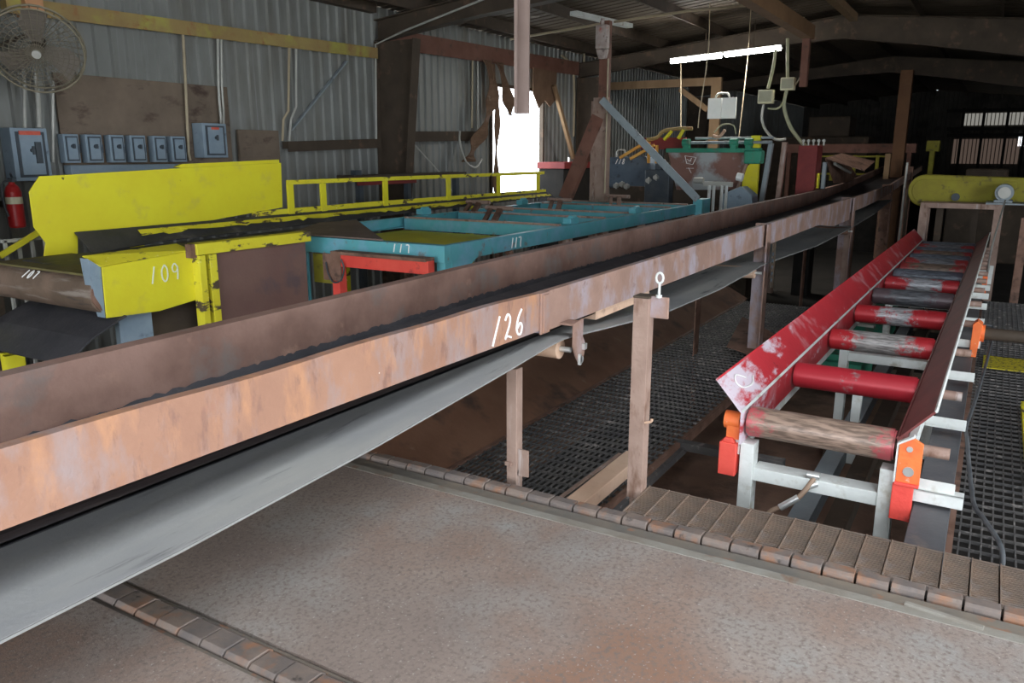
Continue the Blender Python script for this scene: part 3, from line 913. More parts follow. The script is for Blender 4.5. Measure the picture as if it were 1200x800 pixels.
# free-standing post with flag bracket and eye hook
t = thing('stop_post', (3.40, 1.335, GF), 'free-standing rusty angle post with flag plate and white eye hook beside the ribbed planks', 'post')
m = MB()
m.prism([(3.375, 1.300), (3.445, 1.300), (3.445, 1.310), (3.385, 1.310), (3.385, 1.375), (3.375, 1.375)], 'z', -.03, .955)
m.box(3.385, 3.435, 1.315, 1.365, GF, -.02)
m.build('angle_post', 'rust_post', t, .002)
MB().box(3.375, 3.46, 1.298, 1.378, .955, .965).build('cap', 'steel_brown', t, .002)
MB().box(3.40, 3.412, 1.215, 1.305, .865, .965).build('flag_plate', 'rail_brown', t, .003)
ho = MB().tube([(3.40, 1.262, .96), (3.40, 1.262, 1.03)], .0065, 8, 1)
ho.tube([(3.40, 1.262 + .017 * math.sin(q * PI / 6), 1.052 + .024 * -math.cos(q * PI / 6)) for q in range(12)], .0055, 8, 1, closed=True)
ho.cyl((3.40, 1.262, .962), (3.40, 1.262, .975), .014, 10)
ho.build('eye_hook', 'white_paint', t)
MB().tube([(3.385, 1.30, .36), (3.385, 1.27, .37), (3.385, 1.265, .385)], .007, 6, 3).build('clip', 'tan', t)
# box beam on the deck
t = single(MB().box(3.205, 4.12, 1.585, 1.69, -.175, -.10), 'box_beam', 'tan', 'tan steel box beam lying between the drag chain and the flag post', 'beam', bevel=.004)
# small bracket on the walkway next to the conveyor post
m = MB().box(3.225, 3.235, 1.845, 1.935, .02, .16).beam((3.24, 1.93, -.30), (4.6, 1.93, -.33), .02, .012).box(3.225, 3.235, 1.90, 1.94, -.31, .05)
m.box(3.2, 3.3, 1.93, 1.965, .07, .09)
single(m, 'clamp_bracket', 'rust_post', 'small rusty clamp bracket with two rods beside the square post under the belt', 'bracket')

# ------------------------------------------------------------------ gratings
def grating(x0, x1, y0, y1, z, px_, py_, name, label, hgt=.016, mat='grate'):
    t = thing(name, ((x0 + x1) / 2, (y0 + y1) / 2, z - .05), label, 'grating')
    m = MB()
    x = x0
    while x <= x1:
        m.box(x, x + .008, y0, y1, z - hgt, z); x += px_
    y = y0
    while y <= y1:
        m.box(x0, x1, y, y + .008, z - hgt, z - .003); y += py_
    m.build('bars', mat, t)
    m = MB()
    m.box(x0, x1, y0 - .03, y0, z - .06, z + .004).box(x0, x1, y1, y1 + .03, z - .06, z + .004)
    m.build('edge_angle', 'rust', t)
    for xx in (x0 + .15, (x0 + x1) / 2, x1 - .15):
        for yy in (y0 + .02, y1 - .02):
            MB().box(xx - .03, xx + .03, yy - .03, yy + .03, GF, z - hgt).build('support_leg', 'steel_brown', t)
    return t
grating(3.22, 10.8, 1.70, 2.76, -.35, .10, .040, 'walkway_grating', 'dark bar grating walkway under and beside the conveyor numbered 126')
grating(3.50, 12.5, -1.9, -.02, -.35, .105, .050, 'walkway_grating', 'dark square-mesh grating walkway right of the red roller conveyor')
single(MB().box(8.40, 8.92, -1.9, -.08, -.345, -.337), 'safety_strip', layered('yellow_grating_strip', (.62, .52, .03), (.55, .45, .03), 6, [((.08, .07, .04), 30, .56, .05)]), 'yellow painted strip across the right grating walkway', 'strip')
single(MB().box(5.4, 7.2, -.385, -.36, -.346, -.30), 'edge_bar', 'yellow_worn', 'yellow bar lying lengthwise at the right edge of the grating', 'bar')
# small crossbar at pit edge, brown sloping side plate
single(MB().box(5.04, 5.12, .98, 1.70, -.40, -.345).box(3.5, 5.1, 1.64, 1.69, -.43, -.38), 'pit_crossbar', 'grate', 'grey bar bridging the pit between grating and red roller conveyor', 'bar', bevel=.003)
m = MB().sheet([(3.22, 2.80, -.36), (11, 2.80, -.36), (11, 3.75, .14), (3.22, 3.75, .14)], .012)
single(m, 'side_plate', layered('rusty_chute_plate', (.20, .095, .055), (.27, .14, .085), 1.6, [((.10, .06, .045), 3, .62, .08), ((.32, .22, .16), 5, .70, .05)], rough=.8), 'sloping rusty brown plate behind the grating under the belt', 'plate')
m = MB().sheet([(7.35, 1.52, -.30), (7.95, 1.60, -.20), (8.5, 2.2, -.12), (7.6, 2.1, -.25)], .01)
single(m, 'scrap_plate', 'rust', 'bent brown scrap plate lying on the dark grating under the belt', 'plate')
# beams lying in the pit under the rollers
for yy, lab in ((.72, 'left'), (.52, 'right')):
    single(MB().prism(chan_y(yy, yy + .12, -.62, -.50, .012), 'x', 3.5, 13.0), 'pit_beam', 'grey_paint' if lab == 'left' else 'steel_brown', 'long %s steel beam lying in the pit under the red roller conveyor, on the %s' % ('grey' if lab == 'left' else 'brown', lab), 'beam')
single(MB().prism([(.01, -.36), (.165, -.36), (.165, -.02), (.01, -.02)], 'x', 3.52, 13.5), 'support_beam', layered('dark_blue_grey_steel', (.075, .078, .085), (.105, .105, .11), 4, [((.14, .12, .11), 6, .66, .06)], rough=.55), 'deep dark beam running along the right foot of the red roller conveyor', 'beam', bevel=.004)
for i, (x, z) in enumerate(((10.6, -.33), (9.9, -.33))):
    single(MB().beam((x, 1.62, z), (x - .12, 1.02, z), .07, .03), 'floor_rod', 'conduit', 'pale rod on the floor below the conveyor, %s of two' % ('farther' if i == 0 else 'nearer'), 'rod')
single(MB().box(10.9, 11.6, .95, 1.65, -.7, -.36), 'floor_machine', 'green', 'dim green box on the floor below the far rollers', 'machine')
single(MB().box(8.6, 9.6, .98, 1.6, -.8, -.52).box(8.7, 9.5, 1.1, 1.5, -.52, -.46), 'floor_machine', 'green', 'low dark green housing in the pit left of the red roller conveyor', 'machine')

# ------------------------------------------------------------------ red roller conveyor
def roller_conveyor():
    T = thing('roller_conveyor', (4.04, .622, GF), 'red and white roller conveyor sloping away in two rusty side plates on the right', 'conveyor')
    O = V((4.04, .622, 0))
    L_ = 9.75
    def p(x, y, z): return (O.x + x, O.y + y, z)
    # side plates: vertical web + outward flare
    for s, mat, nm in ((1, 'whitened_plate', 'red left side plate, whiter near its front end'), (-1, 'maroon', 'right side plate, its red darkened as shade')):
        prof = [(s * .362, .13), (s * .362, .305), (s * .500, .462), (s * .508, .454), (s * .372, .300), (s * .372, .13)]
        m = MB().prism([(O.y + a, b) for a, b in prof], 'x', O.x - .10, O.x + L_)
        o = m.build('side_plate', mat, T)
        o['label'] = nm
        # bright scraped top edge
        MB().prism([(O.y + s * .498, .460), (O.y + s * .506, .468), (O.y + s * .514, .458), (O.y + s * .506, .452)], 'x', O.x - .10, O.x + L_).build('scraped_edge', 'white_paint' if s < 0 else 'red_chalky', o)
        MB().prism([(O.y + s * .360, .300), (O.y + s * .356, .308), (O.y + s * .366, .318), (O.y + s * .370, .306)], 'x', O.x - .10, O.x + L_).build('weld_seam', 'white_paint' if s > 0 else 'maroon', o)
        # white undercarriage channel outside
        MB().box(O.x - .06, O.x + L_, O.y + s * .376, O.y + s * .41, .06, .16).build('frame_rail', 'white_paint', T)
    looks = [('worn_brown_roller', (.50, .10, .11), (.36, .25, .19), .62, 'brown worn roller with traces of red'),
             ('scratched_red_roller', (.52, .03, .045), (.50, .30, .30), .15, 'scratched red roller'),
             ('red_roller_worn_grey_centre', (.55, .03, .04), (.50, .48, .46), .48, 'red roller worn to grey in the middle'),
             ('red_roller_scuffed_white', (.52, .03, .04), (.60, .60, .62), .36, 'red roller scuffed white'),
             ('dull_steel_roller', (.14, .10, .11), (.20, .21, .23), .45, 'dull steel roller'),
             ('red_roller_white_centre', (.55, .04, .05), (.58, .60, .64), .42, 'red roller with white middle'),
             ('blue_steel_roller', (.12, .11, .14), (.22, .25, .30), .6, 'blue-grey steel roller'),
             ('tan_roller', (.35, .05, .05), (.30, .22, .17), .55, 'tan worn roller'),
             ('grey_scuffed_roller', (.40, .05, .05), (.32, .33, .36), .5, 'grey scuffed roller')]
    seq = [0, 1, 2, 3, 4, 5, 6, 7, 8, 6, 7, 6, 8, 6, 7, 8, 6]
    step = [0, 1.06, 2.25, 3.40, 4.45, 5.35, 6.05, 6.70, 7.25, 7.75, 8.2, 8.65, 9.1, 9.5]
    for i, x in enumerate(step):
        nm, pc, wc, am, lb = looks[seq[i]]
        mt = roller_mat(nm + '_%d' % i, pc, wc, am, 2.7 * i)
        r = .079
        m = MB()
        c0, c1 = p(x, -.352, .235), p(x, .352, .235)
        m.cyl(p(x, -.340, .235), p(x, .340, .235), r, 40)
        m.cyl(p(x, -.350, .235), p(x, -.338, .235), r * .9, 32).cyl(p(x, .338, .235), p(x, .350, .235), r * .9, 32)
        # roller mesh centred on its own axis for the wear bands
        me_o = m.build('roller', mt, T)
        me_o['label'] = lb
        MB().cyl(p(x, -.58, .235), p(x, -.35, .235), .028, 16).build('shaft', 'rust_post', me_o)
        MB().cyl(p(x, .35, .235), p(x, .43, .235), .02, 12).build('shaft_end', 'rust_post', me_o)
        # outboard bracket
        if x < 9:
            b = MB()
            b.box(O.x + x - .05, O.x + x + .04, O.y - .62, O.y - .40, .055, .063)
            b.box(O.x + x - .05, O.x + x - .042, O.y - .62, O.y - .40, .045, .11)
            b.box(O.x + x - .05, O.x + x + .04, O.y - .415, O.y - .40, .06, .20)
            b.build('bracket', 'white_paint', T, .002)
        if i in (0, 3, 6):
            lg = MB()
            pass
    # legs with cross beams
    for x in (0.0, 2.9, 5.8, 8.9):
        for s in (1, -1):
            m = MB().box(O.x + x - .07, O.x + x + .03, O.y + s * .335 - .035, O.y + s * .335 + .035, -.80, .13)
            m.build('leg', 'white_paint', T, .003)
        m = MB().box(O.x + x - .055, O.x + x + .06, O.y - .30, O.y + .30, -.07, .00)
        m.build('cross_beam', 'white_paint', T, .003)
        MB().box(O.x + x - .1, O.x + x + .04, O.y - .42, O.y + .42, GF, -.80).build('foot_plate', 'steel_brown', T)
    for x in (1.9, 4.8):
        MB().box(O.x + x - .02, O.x + x + .04, O.y - .36, O.y + .36, .02, .07).build('cross_beam', 'white_paint', T)
    for x in (1.9,):
        MB().box(O.x + x - .02, O.x + x + .04, O.y + .05, O.y + .11, -.6, .02).build('leg', 'white_paint', T)
    # grey wear strip inside lower left
    # front left adjuster: orange bearing + red block
    f = MB().cyl(p(-.03, .385, .235), p(-.03, .465, .235), .048, 18).box(O.x - .07, O.x + .01, O.y + .38, O.y + .45, .14, .24)
    f.build('bearing', 'orange', T, .004)
    f = MB().box(O.x - .095, O.x - .02, O.y + .385, O.y + .475, -.055, .125)
    f.prism([(O.y + .395, .125), (O.y + .465, .125), (O.y + .45, .15), (O.y + .41, .15)], 'x', O.x - .09, O.x - .03)
    f.build('adjuster_block', 'red', T, .004)
    # front right bearing plate + red tab
    f = MB().prism([(O.y - .375, .10), (O.y - .375, .285), (O.y - .43, .325), (O.y - .475, .30), (O.y - .475, .10)], 'x', O.x - .125, O.x - .105)
    bp = f.build('bearing_plate', 'orange', T, .003)
    MB().cyl(p(-.13, -.425, .16), p(-.115, -.425, .16), .024, 12).build('bolt', 'chrome', bp)
    MB().cyl(p(-.13, -.42, .27), p(-.115, -.42, .27), .014, 10).build('bolt', 'chrome', bp)
    MB().prism([(O.y - .366, .10), (O.y - .366, .292), (O.y - .432, .338), (O.y - .438, .330), (O.y - .373, .287), (O.y - .373, .10)], 'x', O.x - .135, O.x - .10).build('plate_rim', 'white_paint', bp)
    f = MB().box(O.x - .135, O.x - .095, O.y - .455, O.y - .365, -.085, .095)
    f.box(O.x - .14, O.x - .09, O.y - .475, O.y - .37, .088, .104)
    f.build('adjuster_block', 'red', T, .004)
    # front right bracket bar
    MB().box(O.x - .07, O.x - .06, O.y - .66, O.y - .37, .0, .06).box(O.x - .07, O.x - .0, O.y - .66, O.y - .37, .052, .06).build('bracket', 'white_paint', T, .002)
    # mid right bearing in orange at x~3.6 m along
    f = MB().prism([(O.y - .60, -.02), (O.y - .55, -.02), (O.y - .55, .25), (O.y - .58, .28), (O.y - .62, .25)], 'x', O.x + 3.3, O.x + 3.45)
    f.cyl(p(3.38, -.64, .17), p(3.38, -.56, .17), .07, 20)
    f.build('bearing', 'orange', T, .004)
    MB().cyl(p(3.38, -.95, .17), p(3.38, -.64, .17), .05, 20).build('drive_motor', 'steel_brown', T)
    f = MB().prism([(O.y - .58, .0), (O.y - .53, .0), (O.y - .53, .22), (O.y - .58, .24)], 'x', O.x + 6.7, O.x + 6.8)
    f.build('bearing', 'orange', T, .003)
    # grease hose at front
    m = MB().tube([p(-.05, -.005, .01), p(-.08, .02, -.04), p(-.10, .06, -.10), p(-.12, .12, -.15), p(-.14, .18, -.19), p(-.16, .215, -.30), p(-.17, .22, -.55)], .013, 8, 5)
    h = m.build('hose', 'hose_brown', T)
    m = MB().cyl(p(-.095, .055, -.095), p(-.125, .135, -.158), .018, 12).cyl(p(-.05, -.02, -.02), p(-.07, .015, -.035), .016, 10).cyl(p(-.045, -.03, .02), p(-.045, .03, .02), .02, 10)
    m.build('hose_fitting', 'chrome', h)
    # scribbled chalk loop on the left plate flare
    m = MB().tube([p(.22, .44, .402), p(.12, .47, .438), p(.06, .45, .414), p(.10, .42, .380), p(.24, .41, .368), p(.32, .43, .390)], .004, 5, 4)
    m.build('chalk_scribble', 'chalk', T)
    T.rotation_euler = (0, 0, -.0105)
    return T
roller_conveyor()

# black cable over the right grating
single(MB().tube([(3.56, -.19, -.25), (3.62, -.20, -.02), (3.9, -.13, .0), (4.2, -.085, -.05), (4.6, -.05, -.02), (4.95, -.02, .04), (5.3, -.01, .0), (6.1, -.05, .0), (7.3, -.10, .05), (8.0, -.11, .12), (7.7, .03, .18)], .011, 8, 8), 'power_cable', 'cable_black', 'grey-black cable draped along the right side of the roller conveyor to the planks', 'cable')

# frame at rear of rollers, belt guard, motor
t = thing('steel_table', (14.3, .44, GF), 'brown steel table frame straddling the far end of the red rollers', 'frame')
MB().box(14.05, 14.55, -.12, 1.0, .78, .86).build('top', 'rust_post', t, .005)
for (x, y) in ((14.1, .94), (14.1, -.06), (14.5, .94), (14.5, -.06)):
    MB().box(x - .05, x + .05, y - .06, y + .06, GF, .78).build('leg', 'rust_post', t)
t = thing('belt_guard', (14.8, .5, .86), 'long rounded dull yellow belt guard behind the brown table frame', 'guard')
m = MB()
n = 14
r_ = .25; cyA, cyB, cz = 1.02, -.15, 1.02
loop = [(cyA + r_ * .9 * math.sin(PI * q / n), cz + r_ * math.cos(PI * q / n)) for q in range(n + 1)] + [(cyB - .2, cz - .18), (cyB - .26, cz - .10), (cyB - .26, cz + .16), (cyB - .2, cz + .22)]
m.prism(loop, 'x', 14.62, 14.95)
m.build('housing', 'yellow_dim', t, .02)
inner = [(cyA + (r_ - .07) * .9 * math.sin(PI * q / n), cz + (r_ - .07) * math.cos(PI * q / n)) for q in range(n + 1)] + [(cyB - .1, cz - .12), (cyB - .1, cz + .15)]
MB().prism(inner, 'x', 14.60, 14.62).build('face_plate', 'yellow_dim', t, .005)
MB().cyl((14.55, .55, .93), (14.62, .55, .93), .06, 14).build('shaft_end', 'box_dark', t)
MB().box(14.65, 14.9, .2, .3, GF, .8).build('foot', 'steel_brown', t)
MB().box(14.65, 14.9, .7, .8, GF, .8).build('foot', 'steel_brown', t)
t = thing('electric_motor', (14.35, -.10, .88), 'small grey electric motor at the right end of the yellow belt guard', 'motor')
MB().cyl((14.15, -.10, 1.03), (14.5, -.10, 1.03), .125, 24).build('body', 'grey_paint', t)
MB().cyl((14.12, -.10, 1.03), (14.16, -.10, 1.03), .085, 20).build('end_bell', 'conduit', t)
MB().box(14.12, 14.5, -.22, .02, .87, .92).build('base', 'grey_paint', t)
single(MB().box(13.95, 14.5, -.5, .12, .862, .885).box(14.0, 14.45, -.75, -.5, .80, .86), 'motor_shelf', 'grey_paint', 'pale grey shelf plate under the electric motor', 'shelf')
single(MB().box(12.5, 12.62, -.42, -.32, GF, .78), 'steel_post', 'rust', 'dull brown upright post at the right edge near the yellow belt guard', 'post', bevel=.004)
single(MB().tube([(13.5, -.12, .95), (12.0, -.05, .60), (11.4, -.02, .35), (10.9, -.02, .22)], .012, 6, 6), 'power_cable', 'conduit', 'thin pale cable from the electric motor down to the roller conveyor', 'cable')
single(MB().cyl((16.0, 1.42, GF), (16.0, 1.42, 1.45), .02, 8), 'thin_pole', 'conduit', 'thin pale pole standing left of the yellow belt guard', 'pole')
single(MB().tube([(15.6, 1.32, GF), (15.6, 1.32, 1.0)], .025, 8), 'thin_pole', 'steel_brown', 'thin brown pole left of the table frame behind the rollers', 'pole')

# ------------------------------------------------------------------ conveyor 109 (yellow)
def conveyor109():
    T = thing('yellow_conveyor', (4.0, 6.2, GF), 'bright yellow belt conveyor numbered 109 with a big rusty end roller, left', 'conveyor')
    # outer side plate with number
    o = MB().prism([(3.37, .80), (4.14, .84), (4.14, .44), (3.80, .405), (3.36, .425)], 'y', 5.49, 5.50).build('side_plate', 'yellow', T, .003)
    o['label'] = 'yellow side plate with chalk number'
    write('109', (3.74, 5.485, .625), (1, 0, .03), (0, 0, 1), .13, .095, .010, o, mat='chalk_dim')
    # top flange (chipped)
    MB().sheet([(3.30, 5.60, .88), (3.36, 5.485, .805), (4.14, 5.485, .845), (4.14, 5.68, .885)], .01).build('top_flange', 'yellow_worn', T, .002)
    # end return of the side plate (blue-grey inner side)
    MB().prism([(3.28, .87), (3.37, .80), (3.36, .425), (3.34, .52), (3.30, .60)], 'y', 5.505, 5.60).build('end_plate', 'box_blue', T)
    # tall back board
    prof = [(3.68, 1.29), (3.78, 1.415), (5.1, 1.46), (6.46, 1.50), (6.44, 1.01), (5.2, .91), (4.05, .93), (4.02, .70), (3.72, .72), (3.76, .86), (3.68, 1.0)]
    MB().prism(prof, 'y', 6.89, 6.905).build('back_board', 'yellow', T, .003)
    MB().prism([(5.12, 1.472), (5.2, 1.50), (6.46, 1.535), (6.46, 1.50), (5.2, 1.462)], 'y', 6.92, 6.96).build('board_top_strip', 'yellow', T)
    # lower sloped liner under the board with ragged paint
    MB().sheet([(4.0, 6.86, .93), (12.6, 6.86, .94), (12.6, 6.72, .87), (4.7, 6.66, .80), (4.0, 6.62, .76)], .01).build('liner', 'belt_dark', T)
    m = MB()
    random.seed(3)
    top, bot = [], []
    x = 4.55
    while x < 12.6:
        top.append((x, 6.80, .915)); bot.append((x, 6.735, .868 + random.uniform(-.012, .02))); x += random.uniform(.05, .16)
    for i in range(len(top) - 1):
        m.add([V(top[i]) - V((0, .02, -.0)), V(top[i + 1]) - V((0, .02, 0)), V(bot[i + 1]) - V((0, .012, 0)), V(bot[i]) - V((0, .012, 0))], [(0, 3, 2, 1)])
    m.build('peeling_paint_band', 'yellow_worn', T)
    # belt
    MB().sheet([(3.45, 5.56, .735), (5.36, 5.56, .74), (5.36, 6.70, .765), (3.45, 6.70, .755)], .014).sheet([(5.36, 6.50, .76), (12.3, 6.50, .78), (12.3, 6.70, .79), (5.36, 6.70, .765)], .014).build('belt', 'belt_dark', T)
    MB().sheet([(3.30, 5.57, .742), (3.95, 5.57, .745), (3.95, 6.86, .748), (3.30, 6.86, .745)], .016).build('belt_lap', layered('olive_worn_belt', (.17, .145, .055), (.11, .09, .04), 4, rough=.8), T)
    # end roller
    rr = MB().cyl((3.42, 5.53, .595), (3.42, 7.6, .595), .148, 48).build('end_roller', layered('rusty_end_roller', (.15, .105, .075), (.24, .165, .12), 3, [((.30, .25, .21), 5, .60, .05, (1, .25, 2.5)), ((.09, .07, .06), 7, .62, .05, (1, .3, 2)), ((.30, .17, .12), 5, .68, .04)], rough=.6, metal=.15), T)
    MB().cyl((3.42, 5.51, .595), (3.42, 5.53, .595), .135, 40).build('roller_end', 'rust', rr)
    # number on roller
    a = math.radians(50)
    n_ = V((-math.sin(a), 0, math.cos(a)))
    org = V((3.42, 6.42, .595)) + n_ * .152 - V((math.cos(a), 0, math.sin(a))) * .035
    write('107', org, (0, -1, 0), (math.cos(a), 0, math.sin(a)), .07, .068, .009, rr, slant=.5)
    # frame post and beam (chipped yellow) with brown infill
    MB().box(4.13, 4.19, 5.395, 5.49, GF, .805).box(4.23, 4.30, 5.395, 5.49, GF, .805).build('post', 'yellow_worn', T, .003)
    MB().box(4.19, 4.23, 5.46, 5.49, GF, .80).build('post_groove', 'steel_brown', T)
    MB().box(4.08, 4.13, 5.42, 5.49, .79, .90).build('corner_pad', 'rust', T)
    MB().box(4.12, 5.37, 5.40, 5.52, .81, .90).build('top_beam', 'yellow_worn', T, .004)
    MB().box(4.30, 5.34, 5.45, 5.46, -.2, .81).build('infill_panel', layered('brown_infill', (.17, .095, .08), (.21, .125, .10), 1.4, [((.13, .09, .09), 3, .62, .07)], rough=.7), T)
    # far side rail posts
    MB().beam((6.50, 6.86, 1.285), (12.5, 6.86, 1.275), .035, .05).build('guard_rail', 'yellow_worn', T, .003)
    for x in (6.54, 7.06, 8.20, 9.62, 11.0, 12.3):
        MB().box(x - .045, x + .045, 6.85, 6.875, .93, 1.262).build('guard_post', 'yellow', T, .002)
    MB().prism([(6.0, .90), (6.0, .99), (7.9, 1.00), (12.6, .985), (12.6, .925), (7.9, .93)], 'y', 6.865, 6.90).build('guard_sill', 'yellow_worn', T, .003)
    for x in (4.6, 7.4, 10.2):
        MB().box(x - .05, x + .05, 6.85, 6.93, GF, .93).build('leg', 'yellow_worn', T)
    MB().box(5.25, 5.33, 5.52, 5.6, GF, .73).build('leg', 'yellow_worn', T)
    # hanging return belt
    MB().ribbon([(3.50, 6.1, .42), (3.44, 6.1, .40), (3.20, 6.1, .30), (2.98, 6.1, .16)], (0, 1, 0), [1.28, 1.28, 1.30, 1.34], .012).build('return_belt', 'belt_dark', T)
    MB().cyl((3.02, 5.44, .185), (3.0, 5.40, .165), .035, 10).build('belt_fastener', 'yellow_worn', T)
    # blue-grey leg behind the belt
    MB().box(3.52, 3.80, 5.60, 5.66, GF, .46).build('leg', 'box_blue', T, .003)
    MB().box(3.80, 5.3, 5.7, 5.72, -.3, .55).build('apron', 'steel_brown', T)
    return T
conveyor109()
t = thing('yellow_stand', (2.9, 6.6, GF), 'yellow frame with twin upright bars under the hanging black belt at left edge', 'stand')
MB().box(3.06, 3.11, 6.60, 6.64, -.75, .50).build('upright', 'yellow', t)
MB().box(3.06, 3.11, 6.42, 6.46, GF, .10).build('upright', 'yellow', t)
MB().box(3.02, 3.16, 6.30, 6.36, GF, .10).build('upright', 'yellow', t)
MB().beam((2.9, 7.2, -.5), (3.08, 6.55, -.12), .05, .12).build('gusset', 'yellow', t)
MB().box(2.9, 3.3, 6.1, 7.3, GF, GF + .05).build('base', 'steel_brown', t)
single(MB().beam((2.0, 5.4, -.42), (2.75, 7.4, -.42), .12, .10).box(2.2, 2.3, 5.9, 6.0, GF, -.46), 'cross_beam', 'grey_paint', 'grey beam crossing low behind the conveyor at the left edge', 'beam')
single(MB().box(2.55, 2.95, 5.0, 5.5, GF, -.30), 'pump_unit', 'green', 'dark green unit low beneath the hanging black belt', 'machine', bevel=.02)
# ladder-like grey rack at left edge behind the roller
t = thing('wire_rack', (4.0, 7.7, GF), 'pale grey rack of thin uprights below the fire extinguisher', 'rack')
for x in (3.83, 3.95, 4.07, 4.19):
    MB().box(x - .012, x + .012, 7.68, 7.71, GF, .83).build('upright', 'conduit', t)
MB().box(3.80, 4.22, 7.68, 7.71, .81, .84).build('top_bar', 'conduit', t)
MB().beam((3.75, 7.65, .70), (4.15, 7.65, .90), .03, .05).build('brace', 'yellow_worn', t)

# bench behind guard rail
t = thing('work_bench', (10.0, 7.9, GF), 'dark bench with a red front edge against the wall behind the yellow guard rail', 'bench')
MB().box(8.6, 11.4, 7.75, 8.08, 1.25, 1.30).build('top', 'steel_brown', t)
MB().box(8.65, 10.0, 7.735, 7.75, 1.16, 1.26).build('front_edge', 'darkred', t)
for x in (8.8, 9.9, 11.2):
    MB().box(x - .04, x + .04, 7.80, 7.88, GF, 1.25).build('leg', 'box_dark', t)
MB().box(8.75, 8.87, 7.85, 7.95, 1.30, 1.37).build('vise', 'box_dark', t)
conduit([(11.35, YL - .2, 1.75), (11.9, YL - .4, 1.2), (12.1, YL - .5, .85)], .012, 'conduit', 'thin pale pole leaning on the wall right of the wide column')
# box with red lid right of door
t = thing('tool_box', (16.5, 8.4, GF), 'dark bin with a red lid standing right of the bright doorway', 'bin')
MB().box(15.75, 17.3, 8.15, 8.75, GF, 1.28).build('body', 'dark', t, .01)
MB().box(15.70, 17.35, 8.10, 8.8, 1.28, 1.42).build('lid', 'darkred', t, .01)
MB().cyl((16.3, 8.3, 1.42), (16.3, 8.3, 1.52), .03, 10).build('knob', 'chrome', t)

# drapes at the doorway
def drape(pts, w_, label, ox=0):
    m = MB()
    P = [V(p) for p in pts]
    Q = []
    for i in range(len(P) - 1):
        for k_ in range(6):
            t_ = k_ / 6
            a, b, c, d = P[max(i - 1, 0)], P[i], P[i + 1], P[min(i + 2, len(P) - 1)]
            Q.append(.5 * ((2 * b) + (c - a) * t_ + (2 * a - 5 * b + 4 * c - d) * t_ * t_ + (3 * b - 3 * c + d - a) * t_ ** 3))
    Q.append(P[-1])
    wd = [V((math.cos(.6 * i), math.sin(.6 * i) * .7, .1)) for i in range(len(Q))]
    wd = [V((1, .35 * math.sin(i * .7), 0)) for i in range(len(Q))]
    m.ribbon(Q, wd, [w_ * (1 + .25 * math.sin(i * .9)) for i in range(len(Q))], .02)
    return single(m, 'canvas_strip', 'canvas', label, 'drape')
drape([(13.55, 8.7, 3.35), (13.65, 8.62, 2.8), (13.35, 8.6, 2.2), (12.95, 8.6, 1.75), (12.75, 8.62, 1.45)], .30, 'brown twisted canvas strip sweeping down left of the doorway')
drape([(14.0, 8.7, 3.35), (14.15, 8.62, 2.8), (14.25, 8.6, 2.35)], .30, 'short brown canvas strip hanging over the top left of the doorway')
drape([(13.75, 8.7, 3.3), (13.75, 8.6, 2.4), (13.7, 8.6, 1.6), (13.72, 8.6, .8)], .14, 'brown canvas strip hanging straight down the left side of the doorway')
single(MB().sheet([(15.2, 8.62, 3.35), (16.25, 8.62, 3.35), (16.2, 8.62, 2.75), (15.95, 8.62, 2.60), (15.72, 8.62, 2.72), (15.45, 8.62, 2.55), (15.2, 8.62, 2.85)], .02), 'canvas_flap', 'canvas', 'wide brown canvas flap over the top right of the doorway', 'drape')
single(MB().beam((16.0, 8.55, 3.05), (17.0, 8.55, 1.5), .07, .10), 'leaning_plank', 'wood', 'timber plank leaning right of the doorway', 'plank', bevel=.004)
single(MB().tube([(12.45, 8.6, 2.0), (12.3, 8.5, 1.8), (12.5, 8.5, 1.45), (12.8, 8.5, 1.35), (13.1, 8.55, 1.5)], .02, 6, 5), 'hanging_rope', 'conduit', 'pale rope loop hanging left of the brown drapes', 'rope')

